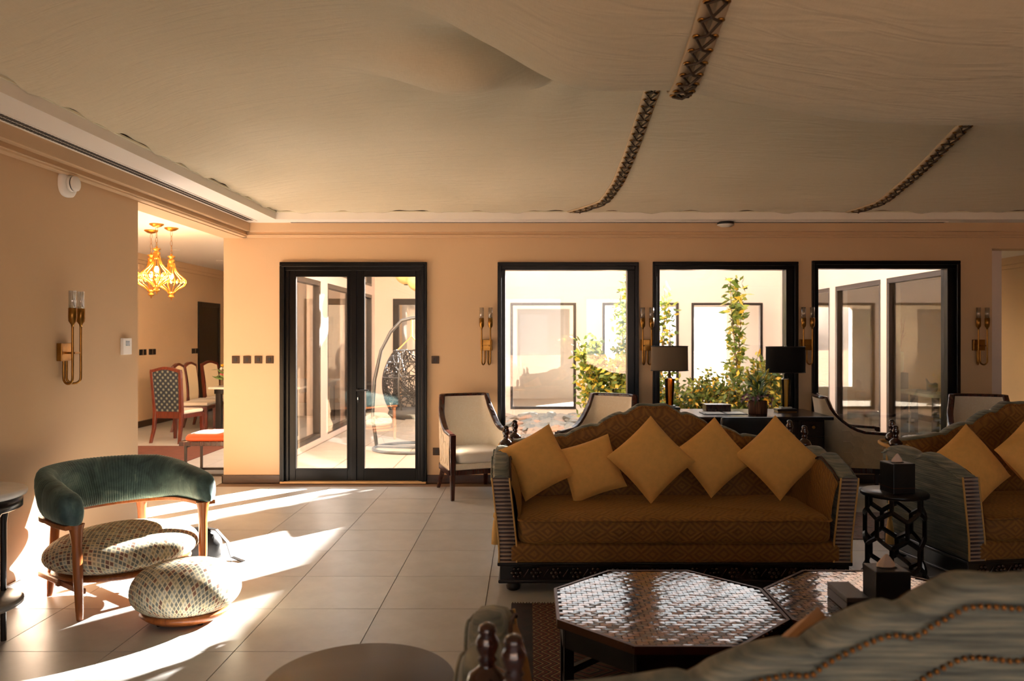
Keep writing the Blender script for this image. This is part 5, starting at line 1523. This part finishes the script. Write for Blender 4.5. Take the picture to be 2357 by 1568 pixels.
place(scs[1], (1.244, YB, 1.465), 0, 'brass twin-tube sconce between the first and the middle window', GC)
place(scs[2], (2.932, YB, 1.468), 0, 'brass twin-tube sconce behind the black lamp shade', GC)
place(scs[3], (4.768, YB, 1.465), 0, 'brass twin-tube sconce right of the last window', GC)
place(scs[4], (XL, 5.05, 1.455), PI / 2, 'brass twin-tube sconce alone on the side wall above the barrel chair', GC)
K['bronzeplate'] = M('bronze_switch_plate', (62, 46, 34), 0.4, 0.6)
def switch(x, z, name, label, group, s=0.040):
    o = thing(name, label, 'switch' if name == 'light_switch' else 'socket', (x, YB, z), 0, group)
    mbox(-s, s, -0.010, 0, -s, s).build('plate', K['bronzeplate'], o, bevel=0.002)
    mbox(-s * 0.36, s * 0.36, -0.014, -0.008, -s * 0.5, s * 0.5).build('rocker', K['blackm'], o, bevel=0.001)
lbs = ['bronze switch plate at the far left of the row beside the passage', 'second switch plate of the four left of the glass door', 'third switch plate of the four left of the glass door', 'switch plate nearest the glass door in the row of four']
for k, px in enumerate((543, 569, 595, 621)): switch((px - 1217) / 216.7, 1.31, 'light_switch', lbs[k], 'row of four switches')
switch((1002 - 1217) / 216.7, 1.308, 'light_switch', 'single bronze switch plate right of the glass door', 'single switches')
switch((1005 - 1217) / 216.7, 0.335, 'wall_socket', 'dark socket low on the wall behind the first armchair', 'wall sockets')
th = thing('thermostat', 'white thermostat with a small screen near the wall corner', 'thermostat', (XL, 5.83, 1.482), PI / 2)
mbox(-0.062, 0.062, -0.024, 0, -0.062, 0.062).build('case', K['plastic'], th, bevel=0.004)
mbox(-0.028, 0.028, -0.026, -0.022, 0.004, 0.042).build('screen', M('thermostat_screen', (52, 70, 66), 0.2), th)
sd = thing('smoke_detector', 'white smoke detector mounted high on the side wall', 'detector', (XL, 5.09, 2.555), PI / 2)
rings = []
for (y, s_) in ((0.0, 0.088), (-0.02, 0.088), (-0.03, 0.078), (-0.032, 0.06)):
    rings.append([(s_ * math.copysign(abs(math.cos(2*PI*k/32)) ** 0.8, math.cos(2*PI*k/32)), y, s_ * math.copysign(abs(math.sin(2*PI*k/32)) ** 0.8, math.sin(2*PI*k/32))) for k in range(32)])
MB().loft(rings).build('mount', K['plastic'], sd)
m = MB(); m.lathe([(0.052, 0), (0.052, 0.018), (0.046, 0.02), (0.046, 0.026), (0.050, 0.028), (0.048, 0.042), (0.03, 0.05), (0.0, 0.05)], 32)
q = m.build('sensor', K['plastic'], sd); q.location = (0, -0.03, 0); q.rotation_euler = (PI/2, 0, 0)
m = MB(); m.lathe([(0.0485, 0.021), (0.0485, 0.026)], 32); q = m.build('sensor_slot', K['blackm'], sd); q.location = (0, -0.03, 0); q.rotation_euler = (PI/2, 0, 0)
cd = thing('ceiling_sensor', 'small black and white sensor on the soffit above the middle window', 'sensor', (2.05, 8.10, SOF))
MB().lathe([(0.085, -0.03), (0.085, -0.004)], 28).build('collar', K['blackm'], cd)
MB().lathe([(0.0, -0.052), (0.05, -0.05), (0.088, -0.034), (0.088, -0.028), (0.0, -0.028)], 28).build('dome', K['plastic'], cd)
# ------------------------------------------------------------------ dining room: table, chairs, pendants, bench
K['marble_t'] = M('cream_marble_table', (214, 206, 194), 0.2, var=0.06)
dt = thing('dining_table', 'dining table with a white marble slab top seen through the passage', 'table', (-4.25, 12.60, 0))
mbox(-0.72, 0.72, -0.55, 2.0, 0.735, 0.77).build('tabletop', K['marble_t'], dt, bevel=0.006)
mbox(-0.66, 0.66, -0.46, 1.9, 0.66, 0.735).build('apron', K['ebony'], dt)
for x in (-0.6, 0.6):
    for y in (-0.42, 1.85): mbox(x - 0.04, x + 0.04, y - 0.04, y + 0.04, 0, 0.66).build('leg', K['ebony'], dt, bevel=0.004)
def dot_mat():
    t = NT('navy_dotted_fabric'); tc = t.n('ShaderNodeTexCoord'); sp = t.n('ShaderNodeSeparateXYZ'); t.l(tc.outputs['Object'], sp.inputs[0])
    u = t.val(t.val(sp.outputs[0], 'ADD', sp.outputs[2]), 'MULTIPLY', 11.5); v = t.val(t.val(sp.outputs[0], 'SUBTRACT', sp.outputs[2]), 'MULTIPLY', 11.5)
    def q(a): return t.val(t.val(a, 'FRACT'), 'SUBTRACT', 0.5)
    d = t.val(t.val(t.val(q(u), 'POWER', 2.0), 'ADD', t.val(q(v), 'POWER', 2.0)), 'SQRT')
    t.set(t.ramp(d, [(0.0, lin((150, 150, 132))), (0.22, lin((92, 100, 96))), (0.42, lin((30, 40, 52))), (1, lin((24, 30, 44)))]), 0.8)
    return t.m
K['dots'] = dot_mat(); K['cream'] = M('cream_upholstery', (214, 190, 150), 0.7); K['redwood'] = wood('red_mahogany', (62, 20, 12), (112, 44, 26), rough=0.28, coat=0.3)
def make_dchair():
    """faces +y (back towards -y)"""
    o = thing('dining_chair', '', 'chair')
    def ytop(z): return -0.235 - 0.10 * max(0, z - 0.45) ** 1.2
    def ztop(x): return 1.06 + 0.045 * math.cos(x / 0.24 * PI / 2) ** 1.5 if abs(x) < 0.24 else 1.06
    for nm, mat, off in (('inside_back', K['cream'], 0.020), ('outside_back', K['dots'], -0.018)):
        cols = []
        for i in range(17):
            x = -0.215 + 0.43 * i / 16; col = []
            for k in range(9):
                z = lerp(0.46, ztop(x) - 0.03, k / 8); col.append((x * (0.93 + 0.07 * k / 8), ytop(z) + off + (0.012 if off > 0 else -0.006) * math.sin(k / 8 * PI), z))
            cols.append(col)
        m = MB(); m.loft(cols if off < 0 else cols[::-1], False, False); m.build(nm, mat, o)
    for sg in (-1, 1):
        MB().loft([[(sg * xx + a * s_, yy + c * s_, z) for a, c in ((-1,-1),(1,-1),(1,1),(-1,1))] for (z, s_, xx, yy) in ((0, 0.018, 0.235, -0.31), (0.2, 0.022, 0.22, -0.26), (0.45, 0.026, 0.215, -0.235), (0.75, 0.024, 0.225, ytop(0.75)), (1.05, 0.022, 0.235, ytop(1.05)))], smooth=False).build('leg', K['redwood'], o, bevel=0.003)
        MB().loft([[(sg * 0.23 + a * s_, 0.23 + c * s_, z) for a, c in ((-1,-1),(1,-1),(1,1),(-1,1))] for (z, s_) in ((0, 0.018), (0.40, 0.028))], smooth=False).build('leg', K['redwood'], o, bevel=0.003)
    pts = [(x, ytop(ztop(x)), ztop(x)) for x in [-0.25 + 0.5 * i / 20 for i in range(21)]]
    MB().sweep(pts, [(-0.022, -0.03), (0.022, -0.03), (0.022, 0.012), (-0.022, 0.012)]).build('crest_rail', K['redwood'], o)
    f = MB(); f.box(-0.24, 0.24, -0.25, -0.21, 0.36, 0.47); f.box(-0.24, 0.24, 0.21, 0.25, 0.36, 0.42); f.box(-0.25, -0.21, -0.22, 0.24, 0.36, 0.42); f.box(0.21, 0.25, -0.22, 0.24, 0.36, 0.42)
    f.build('seat_frame', K['redwood'], o, bevel=0.003)
    mbox(-0.24, 0.24, -0.21, 0.25, 0.42, 0.475).build('seat', K['seatw'], o, bevel=0.02, seg=3)
    return o
dcs = [make_dchair()]; dcs += [copy_tree(dcs[0]) for _ in range(3)]
GD = 'dining chairs around the marble table'
place(dcs[0], (-5.22, 11.60, 0), D(-12), 'dining chair with its navy dotted back towards us', GD)
place(dcs[1], (-5.52, 12.90, 0), D(-84), 'cream dining chair behind the dotted one, nearest the wall switches', GD)
place(dcs[2], (-5.60, 13.52, 0), D(-88), 'cream dining chair peeping over the dotted chair, second from the wall', GD)
place(dcs[3], (-5.55, 14.15, 0), D(-100), 'cream dining chair beside the table flowers', GD)
# flowers on the table
fa = thing('flower_bouquet', 'yellow and pink bouquet in a low vase on the dining table', 'flowers', (-4.72, 12.40, 0.77))
MB().lathe([(0.05, 0), (0.09, 0.03), (0.10, 0.07), (0.08, 0.10), (0.0, 0.10)], 20).build('vase', K['blackm'], fa)
r = random.Random(9); lf = MB()
for k in range(90):
    a = r.uniform(0, 6.28); leaf(lf, Vector((0.05*math.cos(a), 0.05*math.sin(a), 0.10)) + Vector((r.gauss(0, .09), r.gauss(0, .07), abs(r.gauss(0, .09)))), Vector((math.cos(a), math.sin(a), r.uniform(-.2, 1))), 0.13, 0.014, r)
lf.build('leaves', K['lily'], fa)
cols = [M('yellow_petals', (226, 180, 40), 0.6), M('pink_petals', (220, 130, 130), 0.6), M('white_petals', (232, 222, 210), 0.6)]
for k in range(16):
    m = MB(); c0 = Vector((r.gauss(0, .10), r.gauss(0, .07), 0.14 + 0.19 * r.random()))
    for p in range(9):
        b_ = p * 0.7 + r.random(); leaf(m, c0, Vector((math.cos(b_), math.sin(b_) - .3, r.uniform(-.3, .9))), 0.05, 0.02, r)
    m.build('bloom', cols[0 if k % 5 < 3 else (1 if k % 5 == 3 else 2)], fa)
# pendants
K['bulb'] = NT('warm_bulb').set((1, .8, .5, 1), 0.3, emit=(1.0, 0.62, 0.22, 1), es=60).m
K['crystal'] = M('amber_crystal', (250, 200, 120), 0.08, spec=0.9, coat=0.5)
t = NT('glowing_crystal').set(lin((255, 196, 104)), 0.1, emit=(1.0, 0.58, 0.18, 1), es=0.9); K['crystal'] = t.m
def make_pendant(drop):
    o = thing('pendant_lantern', '', 'pendant lamp')
    MB().lathe([(0.0, 0.0), (0.085, 0.0), (0.085, -0.012), (0.05, -0.035), (0.015, -0.045), (0.0, -0.045)], 24).build('canopy', K['goldm'], o)
    ch = MB(); n = max(3, int((drop - 0.05) / 0.055)); 
    for k in range(n):
        z = -0.045 - (drop - 0.045) * (k + 0.5) / n; a = (k % 2) * PI / 2
        ch.tube([(0.013 * math.cos(b_) * math.cos(a), 0.013 * math.cos(b_) * math.sin(a), z + 0.036 * math.sin(b_)) for b_ in [2*PI*q/10 for q in range(10)]], 0.0028, 5, closed=True)
    ch.build('chain', K['brass'], o)
    z0 = -drop
    MB().lathe([(0.012, z0 + 0.02), (0.012, z0), (0.045, z0 - 0.008), (0.048, z0 - 0.02), (0.025, z0 - 0.035), (0.025, z0 - 0.05), (0.042, z0 - 0.055), (0.044, z0 - 0.075), (0.036, z0 - 0.10), (0.036, z0 - 0.14), (0.0, z0 - 0.14)], 24).build('cap', K['goldm'], o)
    prof = [(0.038, z0 - 0.10), (0.045, z0 - 0.15), (0.065, z0 - 0.20), (0.105, z0 - 0.25), (0.155, z0 - 0.295), (0.178, z0 - 0.325), (0.180, z0 - 0.350), (0.160, z0 - 0.39), (0.10, z0 - 0.43), (0.055, z0 - 0.465), (0.036, z0 - 0.49)]
    rb = None
    for k in range(14):
        if rb is None: rb = MB().tube([(a, 0, z) for a, z in prof], 0.0062, 6).build('rib', K['goldm'], o)
        else: inst(rb, o, (0, 0, 0), (0, 0, 2 * PI * k / 14))
    MB().tube([(0.178 * math.cos(2*PI*k/36), 0.178 * math.sin(2*PI*k/36), z0 - 0.335) for k in range(36)], 0.005, 6, closed=True).build('ring', K['goldm'], o)
    cr_ = None
    for k in range(14):
        an = 2 * PI * (k + 0.5) / 14
        if cr_ is None: cr_ = MB().lathe([(0.0, -0.026), (0.014, -0.008), (0.016, 0.004), (0.0, 0.022)], 6, smooth=False).build('crystal', K['crystal'], o); cr_.location = (0.16 * math.cos(an), 0.16 * math.sin(an), z0 - 0.335)
        else: inst(cr_, o, (0.16 * math.cos(an), 0.16 * math.sin(an), z0 - 0.335))
    MB().lathe([(0.030, z0 - 0.475), (0.046, z0 - 0.485), (0.046, z0 - 0.498), (0.028, z0 - 0.508), (0.028, z0 - 0.522), (0.044, z0 - 0.53), (0.030, z0 - 0.548), (0.010, z0 - 0.558), (0.004, z0 - 0.585), (0.0, z0 - 0.586)], 20).build('bottom_finial', K['goldm'], o)
    MB().ball((0, 0, z0 - 0.27), 0.026, 12, 8, sz=1.5).build('bulb', K['bulb'], o)
    return o
def pend(x, y, drop, label):
    o = make_pendant(drop); place(o, (x, y, DZ), 0, label, 'gilded pendant lanterns over the dining table')
    ld = bpy.data.lights.new('pendant_light', 'POINT'); ld.energy = 16; ld.color = (1.0, 0.62, 0.30); ld.shadow_soft_size = 0.05
    lo = bpy.data.objects.new('pendant_light', ld); COL.objects.link(lo); lo.parent = o; lo.location = (0, 0, -drop - 0.27 - 0.045)
pend(-4.67, 9.76, 0.30, 'gilded cage lantern hanging foremost of the cluster')
pend(-4.65, 10.12, 0.36, 'gilded cage lantern hanging lowest, at the passage side of the cluster')
pend(-5.02, 10.34, 0.32, 'gilded cage lantern half hidden behind the foremost one')
pend(-5.02, 9.62, 0.30, 'gilded cage lantern mostly cut off by the wall corner')
# downlights
K['glow'] = NT('downlight_glow').set((1, .9, .75, 1), 0.5, emit=(1.0, 0.85, 0.65, 1), es=14).m
for (px, py, lb) in ((405, 576, 'small round downlight nearest the pendant lanterns'), (506, 600, 'small round downlight by the passage wall edge')):
    d = (DZ - CAM_H) * 1790 / (775 - py); x = (px - 1217) / 1790 * d
    o = thing('downlight', lb, 'ceiling light', (x, d, DZ), 0, 'recessed downlights in the dining room')
    MB().lathe([(0.045, -0.004), (0.06, -0.006), (0.062, 0.0)], 24).build('trim_ring', K['white'], o)
    MB().lathe([(0.0, -0.003), (0.045, -0.003)], 24).build('lens', K['glow'], o)
# bench with orange cushion
bn = thing('bench', 'dark bench on a thin metal frame at the passage wall', 'bench', (0, 0, 0))
mbox(-3.88, -3.27, 8.62, 9.12, 0.34, 0.39).build('bench_top', K['mahog'], bn, bevel=0.004)
K['darkmetal'] = M('dark_bronze_tube', (52, 46, 42), 0.35, 0.7)
f = MB()
for x in (-3.82, -3.33):
    for y in (8.66, 9.08): f.box(x - 0.012, x + 0.012, y - 0.012, y + 0.012, 0.0, 0.34)
    f.box(x - 0.012, x + 0.012, 8.66, 9.08, 0.0, 0.024); f.box(x - 0.012, x + 0.012, 8.66, 9.08, 0.316, 0.34)
for y in (8.66, 9.08): f.box(-3.82, -3.33, y - 0.012, y + 0.012, 0.0, 0.024)
f.build('metal_frame', K['darkmetal'], bn)
R_ = []
for (z, s_) in ((0.39, 0.92), (0.40, 1.0), (0.43, 1.0), (0.455, 0.93), (0.475, 0.7), (0.488, 0.35), (0.49, 0.05)):
    R_.append([(-3.57 + 0.28 * s_ * math.copysign(abs(math.cos(a*PI/16)) ** .4, math.cos(a*PI/16)), 8.87 + 0.24 * s_ * math.copysign(abs(math.sin(a*PI/16)) ** .4, math.sin(a*PI/16)), z) for a in range(32)])
tag(MB().loft(R_).build('seat_cushion_pad', M('orange_cushion', (206, 84, 26), 0.6, sheen=0.2)), 'burnt orange cushion lying on the bench in the passage', 'cushion')
# dining rug
t = NT('red_woven_rug'); n1 = t.noise(t.coord('Object', (2, 26, 1)), 2.0, 4, 0.7); t.set(t.ramp(n1, [(0.3, lin((62, 33, 27))), (0.5, lin((112, 62, 46))), (0.7, lin((76, 55, 46)))]), 0.95)
rr_ = MB(); rr_.hexa([(-6.3, 9.75, 0), (-4.25, 9.5, 0), (-4.25, 11.0, 0), (-6.3, 11.0, 0)], [(-6.3, 9.75, 0.01), (-4.25, 9.5, 0.01), (-4.25, 11.0, 0.01), (-6.3, 11.0, 0.01)])
tag(rr_.build('woven_rug', t.m), 'red brown striped rug on the floor of the passage', 'rug')
# black switch plates on the dining wall
def dsw(y, z, label, w=0.07, grp='black switch plates on the dining wall'):
    o = thing('light_switch', label, 'switch', (DX, y, z), PI / 2, grp)
    mbox(-w, w, -0.012, 0, -0.05, 0.05).build('plate', K['blackm'], o, bevel=0.003)
    mbox(-0.003, 0.003, -0.0135, -0.011, -0.045, 0.045).build('joint', K['wall'], o)
def ydin(px): return -DX * 1790 / (1217 - px)
dsw(ydin(328), 1.555 - 36 * ydin(328) / 1790, 'black twin switch plate nearest the passage corner on the dining wall', 0.12)
dsw(ydin(350), 1.555 - 35 * ydin(350) / 1790, 'black twin switch plate second from the passage corner on the dining wall', 0.12)
dsw(ydin(449), 1.555 - 33 * ydin(449) / 1790, 'black switch plate beside the dark dining room door', 0.16)
dsw(ydin(378), 1.555 - 156 * ydin(378) / 1790, 'black socket plate low on the dining wall by the dotted chair', 0.07, 'low sockets in the dining room')

for k_ in ('crystal', 'bulb', 'glow'): K[k_].cycles.emission_sampling = 'NONE'
